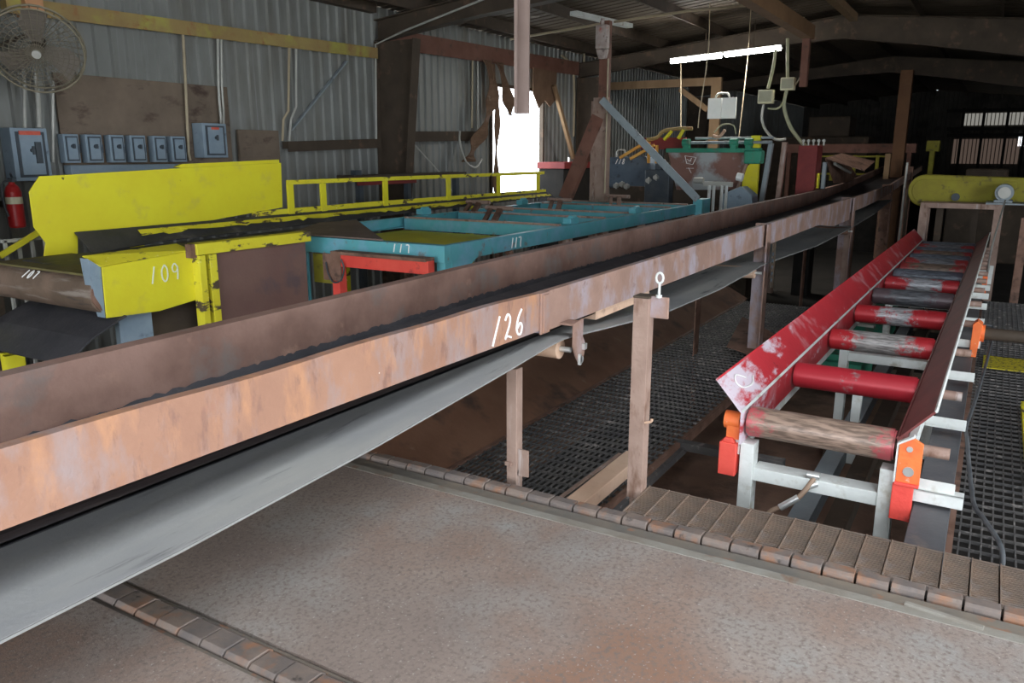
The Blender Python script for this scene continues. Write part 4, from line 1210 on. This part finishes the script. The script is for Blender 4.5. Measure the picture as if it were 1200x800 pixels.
# ------------------------------------------------------------------ teal table 117
def table117():
    T = thing('transfer_table', (9.2, 5.2, GF), 'teal steel transfer table of open bays numbered 117 beyond the conveyor', 'table')
    x0, x1, ya, yb = 5.60, 12.38, 4.05, 6.44
    zt = .82
    f = MB().prism(chan_y(ya, ya + .07, zt - .15, zt, .01), 'x', x0 + .1, x1).build('front_beam', 'teal', T, .002)
    write('117', (6.72, ya - .001, .69), (1, 0, 0), (0, 0, 1), .10, .072, .011, f)
    l = MB().prism([(x0, zt - .15), (x0 + .1, zt - .15), (x0 + .1, zt), (x0, zt)], 'y', ya, 5.9).build('end_beam', 'teal', T, .004)
    write('117', (x0 - .001, 4.62, zt - .085), (0, -1, 0), (0, 0, 1), .075, .075, .010, l)
    MB().prism(chan_y(yb, yb - .07, zt - .13, zt, .01), 'x', 6.6, x1).build('back_beam', 'teal', T, .002)
    # brown triangular plate at the left bay
    MB().sheet([(5.62, 5.95, zt + .012), (5.62, 4.75, zt + .012), (7.0, 6.3, zt + .03), (6.5, 6.4, zt + .03)], .014).build('corner_plate', layered('brown_plate', (.14, .10, .085), (.19, .14, .12), 2, [((.25, .20, .17), 5, .66, .05)], rough=.7), T)
    for x in (7.95, 9.15, 10.1, 11.5, 12.27):
        c = MB().prism([(x, zt - .15), (x + .10, zt - .15), (x + .10, zt - .01), (x, zt - .01)], 'y', ya + .07, yb - .07).build('cross_beam', 'teal', T, .003)
        MB().prism([(x - .02, zt - .01), (x + .03, zt - .01), (x + .03, zt + .012), (x - .02, zt + .012)], 'y', ya + .1, yb - .1).build('wear_bar', 'rust_post', c)
    # green lower deck plates in bays
    for a, b in ((8.10, 9.1), (9.3, 10.0), (10.3, 11.4), (11.65, 12.25)):
        MB().sheet([(a, ya + .12, zt - .16), (b, ya + .12, zt - .16), (b, yb - .12, zt - .10), (a, yb - .12, zt - .10)], .01).build('deck_plate', 'green', T)
    MB().sheet([(5.75, ya + .12, zt - .16), (7.9, ya + .12, zt - .16), (7.9, yb - .1, zt - .16), (5.75, yb - .1, zt - .16)], .01).build('tray', 'yellow', T)
    # rusty dogs (skid arms)
    for (x, y) in ((8.55, 5.35), (10.6, 5.55), (12.0, 5.2), (9.5, 6.3)):
        m = MB().beam((x - .28, y - .12, zt - .03), (x + .28, y + .12, zt + .10), .07, .05)
        m.beam((x - .28, y + .02, zt - .03), (x + .28, y + .26, zt + .10), .05, .05)
        d = m.build('skid_arm', 'rust', T, .003)
        MB().cyl((x + .2, y - .1, zt + .1), (x + .2, y + .3, zt + .1), .03, 10).build('pivot_pin', 'rust_post', d)
    for (x, y) in ((8.2, 4.12), (10.1, 4.12), (8.5, 6.45), (11.0, 6.4)):
        MB().box(x - .10, x + .10, y - .03, y + .07, zt, zt + .07).cyl((x - .06, y, zt + .07), (x + .06, y, zt + .07), .03, 10).build('bearing_block', 'teal', T, .006)
    # legs
    MB().box(x0, x0 + .07, 5.80, 5.90, GF, zt - .15).box(x0 + .02, x0 + .05, 5.72, 5.81, GF, zt - .15).build('leg', 'teal', T, .003)
    MB().box(x0 + .02, x0 + .12, ya + .01, ya + .10, GF, zt - .15).build('leg', 'teal', T, .003)
    MB().sheet([(x0 + .12, ya + .01, zt - .15), (6.15, ya + .01, zt - .15), (6.08, ya + .01, zt - .17), (5.78, ya + .01, zt - .36), (x0 + .12, ya + .01, zt - .36)], .012).build('gusset', 'teal', T)
    for x in (8.0, 10.2, 12.27):
        MB().box(x, x + .09, ya + .01, ya + .09, GF, zt - .15).build('leg', 'rust_post', T)
        MB().box(x, x + .09, yb - .09, yb - .01, GF, zt - .13).build('leg', 'rust', T)
    for x in (6.75, 8.9, 9.6, 11.2):
        MB().beam((x, ya + .05, zt - .16), (x + .35, ya + .05, .3), .05, .05).build('brace', 'rust', T)
    MB().prism([(12.38, .55), (12.8, .55), (12.8, .90), (12.38, .90)], 'y', 3.95, 4.1).build('end_post', 'teal', T, .004)
    # red stop frame in front of end beam
    r = MB().box(5.43, 5.52, 4.10, 5.22, .585, .70).box(5.43, 5.53, 5.13, 5.22, GF, .60)
    rr = r.build('red_stop_frame', 'red', T, .005)
    MB().box(5.42, 5.55, 4.12, 5.22, .695, .725).box(5.42, 5.44, 5.10, 5.32, .45, .70).build('rust_cap', 'rust', rr, .003)
    MB().tube([(5.41, 5.27, .62), (5.40, 5.24, .52), (5.40, 5.18, .44), (5.40, 5.08, .47), (5.40, 5.04, .58), (5.40, 5.07, .66)], .008, 6, 5).build('wire', 'cable_black', rr)
    return T
table117()
single(MB().box(5.60, 5.62, 5.38, 5.62, .38, .66), 'hanging_plate', 'yellow_dim', 'small yellow panel showing under the left end of the teal table', 'panel')

# ------------------------------------------------------------------ gallows frame at table end
t = thing('support_post', (12.6, 5.85, GF), 'tall brown post with bolted joint behind the teal table, braced to the left', 'post')
MB().box(12.5, 12.7, 5.69, 5.97, GF, 2.45).build('post_lower', 'rust_post', t, .005)
MB().box(12.54, 12.66, 5.70, 5.86, 2.40, 3.7).build('post_upper', 'steel_red', t)
MB().tube([(12.45, 5.66, 3.1), (12.45, 5.66, .95)], .014, 6).build('wire_pipe', 'conduit_tan', t)
MB().beam((12.55, 6.45, .84), (12.55, 5.84, 2.2), .23, .12, up=(1, 0, 0)).build('brace', 'steel_red', t, .004)
MB().box(12.44, 12.5, 5.64, 5.9, 2.25, 2.5).build('joint_plate', 'rust_post', t)
MB().cyl((12.42, 5.72, 2.0), (12.5, 5.72, 2.0), .04, 10).build('bolt', 'rust_post', t)
single(MB().beam((12.42, 5.72, 2.46), (12.42, 4.02, .90), .02, .13, up=(1, 0, 0)).beam((12.36, 5.72, 2.46), (12.36, 4.02, .90), .12, .02, up=(1, 0, 0)), 'diagonal_brace', 'grey_paint', 'long blue-grey diagonal brace from the brown post to the teal table end', 'brace', bevel=.003)
m = MB().box(12.38, 12.5, 5.66, 5.87, 3.25, 3.62).prism([(5.66, 3.25), (5.87, 3.25), (5.82, 3.10), (5.70, 3.10)], 'x', 12.40, 12.5).cyl((12.44, 5.77, 3.62), (12.44, 5.77, 3.72), .03, 10)
single(m, 'bagged_box', layered('plastic_wrapped_box', (.34, .27, .24), (.50, .43, .40), 6, [((.45, .12, .10), 8, .66, .04), ((.16, .12, .11), 10, .64, .04)], rough=.35), 'grey plastic-wrapped box at the top of the brown post', 'box', bevel=.02)
# hanging channel
t = thing('hanging_channel', (7.1, 4.2, 2.0), 'pinkish-brown channel hanging from the roof in front of the bright doorway', 'hanging beam')
MB().prism([(7.03, 4.16), (7.15, 4.235), (7.14, 4.25), (7.02, 4.175)], 'z', 1.99, 4.2).build('web', 'wood_pinkish', t)
MB().prism([(7.15, 4.10), (7.19, 4.115), (7.15, 4.24), (7.11, 4.22)], 'z', 1.99, 4.2).build('flange', 'wood_pinkish', t)
MB().prism([(7.0, 4.15), (7.04, 4.17), (7.02, 4.19), (6.98, 4.17)], 'z', 1.99, 4.2).build('flange', 'wood_pinkish', t)
# ------------------------------------------------------------------ ceiling things
t = thing('fluorescent_light', (16.3, 4.85, 3.45), 'lit double-length white fluorescent tube hanging below the roof on the right', 'light')
MB().beam((16.3, 6.02, 3.46), (16.3, 3.82, 3.585), .10, .05).build('housing', 'white_board', t)
MB().beam((16.28, 6.0, 3.425), (16.28, 4.97, 3.482), .085, .075).build('tube', 'tube', t)
MB().beam((16.28, 4.89, 3.488), (16.28, 3.84, 3.548), .085, .075).build('tube', 'tube', t)
for y, z in ((5.3, 3.5), (4.35, 3.55)):
    MB().tube([(16.3, y, z), (16.3, y, 4.1)], .008, 5).build('hanger', 'steel_brown', t)
single(MB().beam((12.2, 6.18, 3.80), (13.9, 5.92, 3.80), .14, .07), 'unlit_fixture', 'white_paint', 'unlit pale strip fixture under the roof above the brown post', 'light', bevel=.005)
conduit([(13.6, 8.2, 3.70), (13.3, 6.2, 3.78), (13.2, 4.6, 3.84), (13.2, 3.4, 3.84)], .022, 'conduit_tan', 'long thin pipe crossing under the roof above the hanging channel')
single(MB().box(9.0, 15.4, 3.06, 3.24, 3.55, 3.78), 'ridge_beam', layered('ochre_timber', (.20, .11, .055), (.26, .15, .075), 2, rough=.8), 'orange-brown beam running lengthwise under the ridge above the fluorescent light', 'beam', bevel=.004)
single(MB().box(15.2, 15.34, 3.10, 3.22, 2.75, 3.56), 'hanging_post', 'steel_red', 'short brown post hanging from the end of the orange-brown ridge beam', 'post')
single(MB().box(9.9, 15.4, 2.38, 2.5, 3.80, 3.92), 'roof_batten', 'wood', 'pale timber batten end seen under the roof right of the ridge beam', 'timber')
# ochre portal behind
t = thing('portal_frame', (19, 6.7, GF), 'ochre timber portal frame with a corner brace behind the diagonal brace', 'frame')
x = 19.0
MB().box(x - .06, x + .06, 5.75, 8.9, 3.14, 3.32).build('header', 'wood', t)
MB().box(x - .06, x + .06, 5.75, 5.98, GF, 3.14).build('post', 'wood', t)
MB().beam((x, 6.75, 3.1), (x, 6.05, 2.6), .1, .12).build('corner_brace', 'wood', t)
# cables, junction boxes
def jb(x0, x1, y0, y1, z0, z1, label):
    t = thing('junction_box', ((x0 + x1) / 2, (y0 + y1) / 2, z0), label, 'junction box')
    MB().box(x0, x1, y0, y1, z0, z1).build('housing', 'cream', t, .01)
    MB().box(x0 - .012, x0, y0 + .02, y1 - .02, z0 + .03, z1 - .02).build('cover', layered('beige_cover', (.42, .41, .30), (.47, .46, .34), 8), t, .004)
    return t
jb(15.45, 15.6, 3.72, 3.99, 2.50, 2.74, 'beige junction box lower of two, hanging below the lit tube end')
jb(15.45, 15.6, 3.36, 3.60, 2.72, 2.94, 'beige junction box higher of two, hanging right of the lit tube')
def cw(px, py, x=15.5):
    a = (px - 600) / F; b = (400 - py) / F
    d = fw + rt * a + up * b
    t_ = x / d.x
    return (x, d.y * t_, 1.6 + d.z * t_)
conduit([cw(909, 58), cw(906, 80), cw(900, 104)], .03, 'hose', 'thick olive cable from the tube end down to the lower junction box', 'cable', 'cable', 5)
conduit([cw(923, 45), cw(923, 92)], .03, 'hose', 'thick olive cable dropping into the higher junction box', 'cable', 'cable')
conduit([cw(922, 105), cw(919, 125), cw(926, 148), cw(938, 165), cw(945, 172)], .032, 'hose', 'thick olive cable curving down right from the higher junction box', 'cable', 'cable', 5)
conduit([cw(895, 122), cw(893, 138), cw(897, 152), cw(908, 163), cw(921, 163)], .024, 'conduit', 'grey cable looping down from the lower junction box', 'cable', 'cable', 5)
conduit([cw(900, 127), cw(912, 127), cw(919, 118)], .018, 'hose', 'short cable loop joining the two junction boxes', 'cable', 'cable', 5)
conduit([cw(942, 20), cw(942, 60), cw(940, 85), cw(932, 100)], .014, 'conduit_tan', 'thin tan cable right of the two junction boxes', 'cable', 'cable', 5)
conduit([cw(832, -10), cw(830, 60), cw(820, 130), cw(818, 150)], .010, 'conduit_tan', 'left of two thin wires hanging behind the lit tube', 'hanging_wire', 'wire', 3)
conduit([cw(880, 10, 16.6), cw(876, 70, 16.6), cw(866, 160, 16.6)], .010, 'conduit_tan', 'right of two thin wires hanging behind the lit tube', 'hanging_wire', 'wire', 3)
conduit([cw(798, 75, 17), cw(798, 150, 17)], .012, 'conduit_tan', 'thin wire hanging at the ochre portal post', 'hanging_wire', 'wire')
# white board/lamp
t = thing('hanging_board', (16, 4.8, 2.2), 'square white board hanging in the dark above the green-topped machine', 'board')
MB().box(15.98, 16.02, 4.53, 4.81, 2.27, 2.66).build('panel', 'white_board', t, .004)
MB().box(15.98, 16.02, 4.82, 5.09, 2.27, 2.66).build('panel', 'white_board', t, .004)
MB().tube([(16, 4.95, 2.66), (16, 4.9, 2.74), (16, 4.72, 2.74), (16, 4.68, 2.66)], .02, 6, 4).build('hook', 'conduit', t)

# ------------------------------------------------------------------ machines at the far end (x ~ 15)
t = thing('slate_tank', (15.2, 6.3, GF), 'slate-blue tank numbered 118 standing behind the diagonal brace', 'tank')
MB().prism([(5.86, .93), (6.83, .93), (6.86, 1.40), (6.76, 1.53), (6.0, 1.55), (5.86, 1.42)], 'x', 15.0, 15.9).build('body', 'drum', t, .03)
MB().box(15.1, 15.8, 5.95, 6.75, GF, .93).build('stand', 'steel_brown', t)
tk = t
write('118', (14.985, 6.60, 1.40), (0, -1, 0), (0, 0, 1), .10, .07, .014, t, slant=.3)
MB().tube([(15.1, 6.62, 1.53), (15.1, 6.60, 1.66), (15.1, 6.45, 1.66), (15.1, 6.43, 1.53)], .014, 6, 4).build('lifting_loop', 'conduit', t)
t = thing('valve_cluster', (14.9, 6.1, GF), 'dark valve cluster with pale fittings at the foot of the slate-blue tank', 'machine')
MB().box(14.7, 14.95, 5.35, 5.85, GF, 1.30).box(14.6, 14.9, 5.5, 5.62, 1.30, 1.42).build('block', 'box_dark', t, .02)
for y, z in ((6.42, .99), (6.30, 1.02), (6.20, .98), (5.75, 1.1), (5.6, 1.16)):
    MB().cyl((14.6, y, z), (14.72, y, z), .045, 10).cyl((14.66, y, z - .06), (14.66, y, z + .06), .018, 8).build('fitting', 'conduit', t)
MB().box(14.72, 14.9, 5.85, 6.5, GF, .98).build('manifold', 'steel_brown', t)

for i, (ya_, za, yb_, zb) in enumerate(((6.42, 1.52, 5.88, 1.82), (6.20, 1.50, 5.72, 1.76))):
    single(MB().beam((14.8, ya_, za), (14.8, yb_, zb), .05, .06, up=(1, 0, 0)).box(14.9, 15.0, yb_ - .012, yb_ + .012, 1.42, zb), 'orange_bar', layered('bright_orange_%d' % i, (.85, .48, .12), (.8, .38, .08), 6), 'slanting orange bar behind the diagonal brace, %s of two' % ('upper' if i == 0 else 'lower'), 'bar')
t = thing('yellow_clamp', (15, 5.4, 1.9), 'yellow arched clamp arm above the green-topped machine', 'clamp')
MB().tube([(15, 5.95, 1.86), (15, 5.75, 1.90), (15, 5.62, 2.02), (15, 5.35, 2.06), (15, 5.05, 2.06)], .035, 8, 4).build('arm', 'girt', t)
MB().beam((15, 5.45, 2.02), (15, 5.6, 1.86), .05, .06, up=(1, 0, 0)).beam((15, 5.22, 2.04), (15, 5.32, 1.88), .05, .06, up=(1, 0, 0)).build('finger', 'yellow', t)
MB().box(15.05, 15.15, 5.2, 6.1, 1.68, 1.90).build('carrier', 'darkred', t)
MB().box(15.05, 15.15, 5.5, 5.6, GF, 1.7).build('stem', 'steel_brown', t)

t = thing('feed_hopper', (15.2, 4.75, GF), 'rusty hopper panel with pale stain under a green top beam, centre distance', 'machine')
MB().prism([(5.50, 1.62), (3.90, 1.62), (4.10, .95), (5.30, .92)], 'x', 14.98, 15.04).build('front_panel', layered('stained_rust_panel', (.22, .11, .085), (.27, .14, .11), 2, [((.42, .44, .44), 1.8, .50, .06), ((.10, .06, .05), 5, .66, .05)], rough=.65), t)
MB().box(14.9, 15.1, 3.75, 5.52, 1.62, 1.70).build('top_beam', 'green', t, .01)
MB().box(14.85, 15.1, 3.70, 4.02, 1.42, 1.66).build('corner_block', 'green', t, .03)
MB().cyl((14.95, 3.55, 1.80), (14.95, 5.1, 1.80), .028, 10).cyl((15.05, 3.55, 1.88), (15.05, 5.0, 1.88), .022, 10).build('pipe', 'grey_paint', t)
for y in (5.12, 4.22, 3.95):
    MB().cyl((14.9, y - .07, 1.80), (14.9, y + .07, 1.80), .07, 14).box(14.85, 15.0, y - .05, y + .05, 1.68, 1.80).build('collar', 'green', t)
MB().beam((14.92, 3.92, 1.58), (14.92, 4.12, .95), .04, .05, up=(1, 0, 0)).build('edge_bar', 'rust_post', t)
MB().box(15.04, 15.7, 4.0, 5.4, GF, 1.5).build('frame', 'steel_brown', t)
m = MB()
nrm = .012
for a, b in (((5.16, 1.56), (4.94, 1.53)), ((4.94, 1.53), (5.0, 1.40)), ((5.0, 1.40), (5.12, 1.42)), ((5.12, 1.42), (5.16, 1.56)), ((5.12, 1.50), (5.05, 1.46)), ((5.05, 1.46), (5.03, 1.52)), ((5.08, 1.34), (5.02, 1.24)), ((5.12, 1.33), (4.98, 1.33))):
    m.beam((14.972, a[0], a[1]), (14.972, b[0], b[1]), .006, .018, up=(1, 0, 0))
m.build('chalk_mark', 'chalk', t)
MB().tube([(14.9, 4.6, 1.98), (14.9, 4.45, 2.12), (14.9, 4.25, 2.10), (14.9, 4.2, 1.95)], .014, 6, 4).build('wire_loop', 'hose', t)
MB().tube([(14.9, 4.62, 1.92), (14.9, 4.50, 1.90), (14.9, 4.40, 2.02)], .03, 8, 3).build('elbow', 'tan', t)
single(MB().box(15.0, 15.1, 3.78, 3.94, .42, 1.92).prism([(3.94, .5), (4.05, .5), (4.05, 1.35), (3.94, 1.4)], 'x', 15.0, 15.05).box(15.0, 15.1, 3.8, 3.92, GF, .42), 'yellow_column', 'yellow', 'narrow yellow upright plate right of the rusty hopper', 'post')
single(MB().beam((15.1, 3.74, .3), (15.1, 3.60, 1.78), .1, .08).box(15.05, 15.15, 3.7, 3.8, GF, .34), 'grey_strut', 'grey_paint', 'leaning grey strut right of the yellow upright plate', 'strut')
single(MB().beam((15.1, 3.43, .3), (15.1, 3.36, 1.80), .1, .08).box(15.05, 15.15, 3.38, 3.48, GF, .34), 'grey_strut', 'rust_post', 'brown-grey strut left of the dark red cabinet', 'strut')
t = thing('valve_cabinet', (15.1, 2.9, GF), 'dark red cabinet topped by a row of small bright valves', 'cabinet')
MB().box(15.0, 15.5, 2.78, 3.10, .75, 1.74).build('body', 'darkred', t, .01)
MB().box(15.05, 15.45, 2.76, 3.04, GF, .75).build('stand', 'dark', t)
for k_ in range(5):
    y = 3.02 - k_ * .085
    MB().cyl((15.0, y, 1.74), (15.0, y, 1.82), .016, 8).cyl((14.97, y, 1.82), (15.03, y, 1.82), .026, 8).build('valve', 'conduit', t)
t = thing('hydraulic_unit', (14.0, 4.0, GF), 'blue-grey hydraulic unit with white pipes at the end of the teal table', 'machine')
MB().prism([(3.55, .5), (4.2, .5), (4.1, .92), (3.8, 1.05), (3.6, .9)], 'x', 14.0, 14.4).build('body', 'box_blue', t, .02)
for y in (4.32, 4.24, 4.10, 4.02):
    MB().cyl((13.9, y, .3), (13.9, y, 1.06), .028, 8).build('pipe', 'white_paint', t)
MB().box(13.95, 14.05, 3.95, 4.45, 1.04, 1.12).cyl((13.95, 4.45, 1.14), (13.95, 4.62, 1.14), .05, 10).build('valve_block', 'conduit', t)
MB().cyl((13.9, 3.75, 1.2), (13.9, 3.85, 1.22), .07, 12).build('gauge', 'white_board', t)
MB().box(14.0, 14.4, 3.6, 4.3, GF, .5).build('base', 'steel_brown', t)
# hood on the conveyor far end
t = thing('discharge_hood', (17.5, 2.6, 1.0), 'brown discharge hood over the far part of the long conveyor', 'hood')
MB().sheet([(15.4, 2.70, 1.52), (17.0, 2.70, 1.60), (19.2, 2.70, 1.15), (18.6, 2.70, 1.0), (16.5, 2.70, 1.05)], .02).build('side', 'rust', t)
MB().sheet([(15.4, 2.70, 1.52), (17.0, 2.70, 1.60), (17.2, 2.1, 1.45), (15.9, 2.1, 1.3)], .02).build('top', 'rust', t)
MB().box(15.2, 15.3, 2.75, 2.95, 1.0, 1.26).build('yellow_stay', 'yellow', t)
MB().box(15.4, 15.5, 2.68, 2.74, .96, 1.45).build('stay', 'grey_paint', t)
MB().tube([(15.8, 2.6, 1.42), (16.4, 2.5, 1.30), (17.0, 2.5, 1.24)], .03, 8, 3).build('handle', 'conduit', t)
# yellow railing far
t = thing('yellow_railing', (23, 3.2, GF), 'dim yellow railing in the dark beyond the far end of the conveyor', 'railing')
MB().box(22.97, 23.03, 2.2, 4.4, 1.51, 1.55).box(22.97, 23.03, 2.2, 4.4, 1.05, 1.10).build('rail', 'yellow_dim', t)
for y in (2.25, 2.75, 3.3, 3.85, 4.35):
    MB().box(22.96, 23.04, y - .04, y + .04, .9, 1.56).build('post', 'yellow_dim', t)
MB().box(22.9, 23.1, 2.2, 4.4, GF, .9).build('base', 'dark', t)
single(MB().box(23.2, 23.5, 1.9, 5.2, 1.62, 1.85).box(23.3, 23.4, 2.0, 2.1, GF, 1.62).box(23.3, 23.4, 5.0, 5.1, GF, 1.62), 'brown_gantry', 'steel_red', 'dim red-brown gantry beam behind the yellow railing', 'beam')
single(MB().box(21.4, 21.6, 2.28, 2.4, GF, 1.60), 'pale_post', 'wood', 'pale post at the right end of the dim yellow railing', 'post')
single(MB().box(22, 22.3, 2.05, 2.32, GF, 3.55), 'orange_column', layered('orange_brown_column', (.11, .05, .022), (.15, .07, .03), 3), 'dull orange column in the dark right of the two junction boxes', 'column')
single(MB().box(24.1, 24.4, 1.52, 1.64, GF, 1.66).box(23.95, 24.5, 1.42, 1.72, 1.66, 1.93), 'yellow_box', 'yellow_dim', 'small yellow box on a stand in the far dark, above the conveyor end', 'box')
# far end dark machinery silhouettes
t = thing('dark_machine', (27, 4.5, GF), 'dark boxy machinery filling the far left of the end wall', 'machine')
MB().box(26, 28, 3.4, 6.5, GF, 2.1).box(26.3, 27.5, 4, 5.2, 2.1, 2.7).build('body', 'steel_brown', t, .05)
t = thing('dark_machine', (27, 0, GF), 'dark low machinery before the lit strips of the end wall', 'machine')
MB().box(22, 24, -2.5, 1.0, GF, .95).box(22.4, 23.6, -.2, .7, .95, 1.25).build('body', 'steel_brown', t, .05)
# glowing strips standing in for lit end-wall sheet, plus one small bright gap
def far(px, py, x=XE - .12):
    a = (px - 600) / F; b = (400 - py) / F
    d = fw + rt * a + up * b
    return d.y * x / d.x, 1.6 + d.z * x / d.x
def lit_panel(px0, px1, py0, py1, name, mat):
    y1, z1 = far(px0, py0); y0, z0 = far(px1, py1)
    m = MB()
    y = y0
    while y < y1:
        m.box(XE - .12, XE - .08, y, min(y + .12, y1), z0, z1); y += .16
    struct(m, name, mat)
lit_panel(1131, 1203, 133, 146, 'wall_glow_strip_1', emit('wall_strip_glow', (.62, .60, .54), .22))
lit_panel(1118, 1192, 163, 192, 'wall_glow_strip_2', emit('dim_wall_strip_glow', (.42, .30, .24), .10))
lit_panel(1194, 1204, 160, 171, 'window_3', emit('gap_to_daylight', (.85, .92, 1.0), 1.2))
t = thing('storage_rack', (36, .5, GF), 'dark open rack silhouetted against the pale strips of the end wall', 'rack')
for px in (1126, 1150, 1178, 1200):
    y, z = far(px, 160, 36.0)
    MB().box(35.95, 36.05, y - .05, y + .05, GF, 3.3).build('upright', 'dark', t)
for py in (128, 150, 158):
    y0, z0 = far(1204, py, 36.0); y1, z1 = far(1110, py, 36.0)
    MB().box(35.9, 36.1, y0, y1, z0 - .06, z0 + .06).build('shelf_bar', 'dark', t)

# ------------------------------------------------------------------ light
wd = bpy.data.worlds.new('sky')
sc.world = wd
wd.use_nodes = True
bg = wd.node_tree.nodes['Background']
bg.inputs[0].default_value = (.86, .93, 1.0, 1)
bg.inputs[1].default_value = 5.0
def portal(loc, rot, sx, sy):
    l = bpy.data.lights.new('portal', 'AREA')
    l.shape = 'RECTANGLE'; l.size = sx; l.size_y = sy
    l.cycles.is_portal = True
    o = bpy.data.objects.new('daylight_opening', l)
    COL.objects.link(o)
    o.location = loc; o.rotation_euler = rot
portal(((R0 + R1) / 2, YR - .05, (GF + RT) / 2), (PI / 2, 0, 0), R1 - R0, RT - GF)
portal(((SK[0] + SK[1]) / 2, -1.7, 4.4), (0, 0, 0), SK[1] - SK[0], 2.6)
portal((XB - .1, (B0 + B1) / 2, (BT + GF) / 2), (0, -PI / 2, 0), BT - GF, B1 - B0)
portal(((D0 + D1) / 2, YL + .1, 1.8), (-PI / 2, 0, 0), D1 - D0, 2.25)
# lamp light of the tube
l = bpy.data.lights.new('tube_light', 'AREA')
l.shape = 'RECTANGLE'; l.size = .1; l.size_y = 2.2; l.energy = 45; l.color = (1, .95, .85)
o = bpy.data.objects.new('tube_light', l); COL.objects.link(o)
o.location = (16.25, 4.92, 3.40); o.rotation_euler = (0, 0, 0)

sc.view_settings.view_transform = 'Standard'
sc.view_settings.look = 'None'
sc.view_settings.gamma = 1
sc.view_settings.use_curve_mapping = False
sc.view_settings.exposure = 0.75
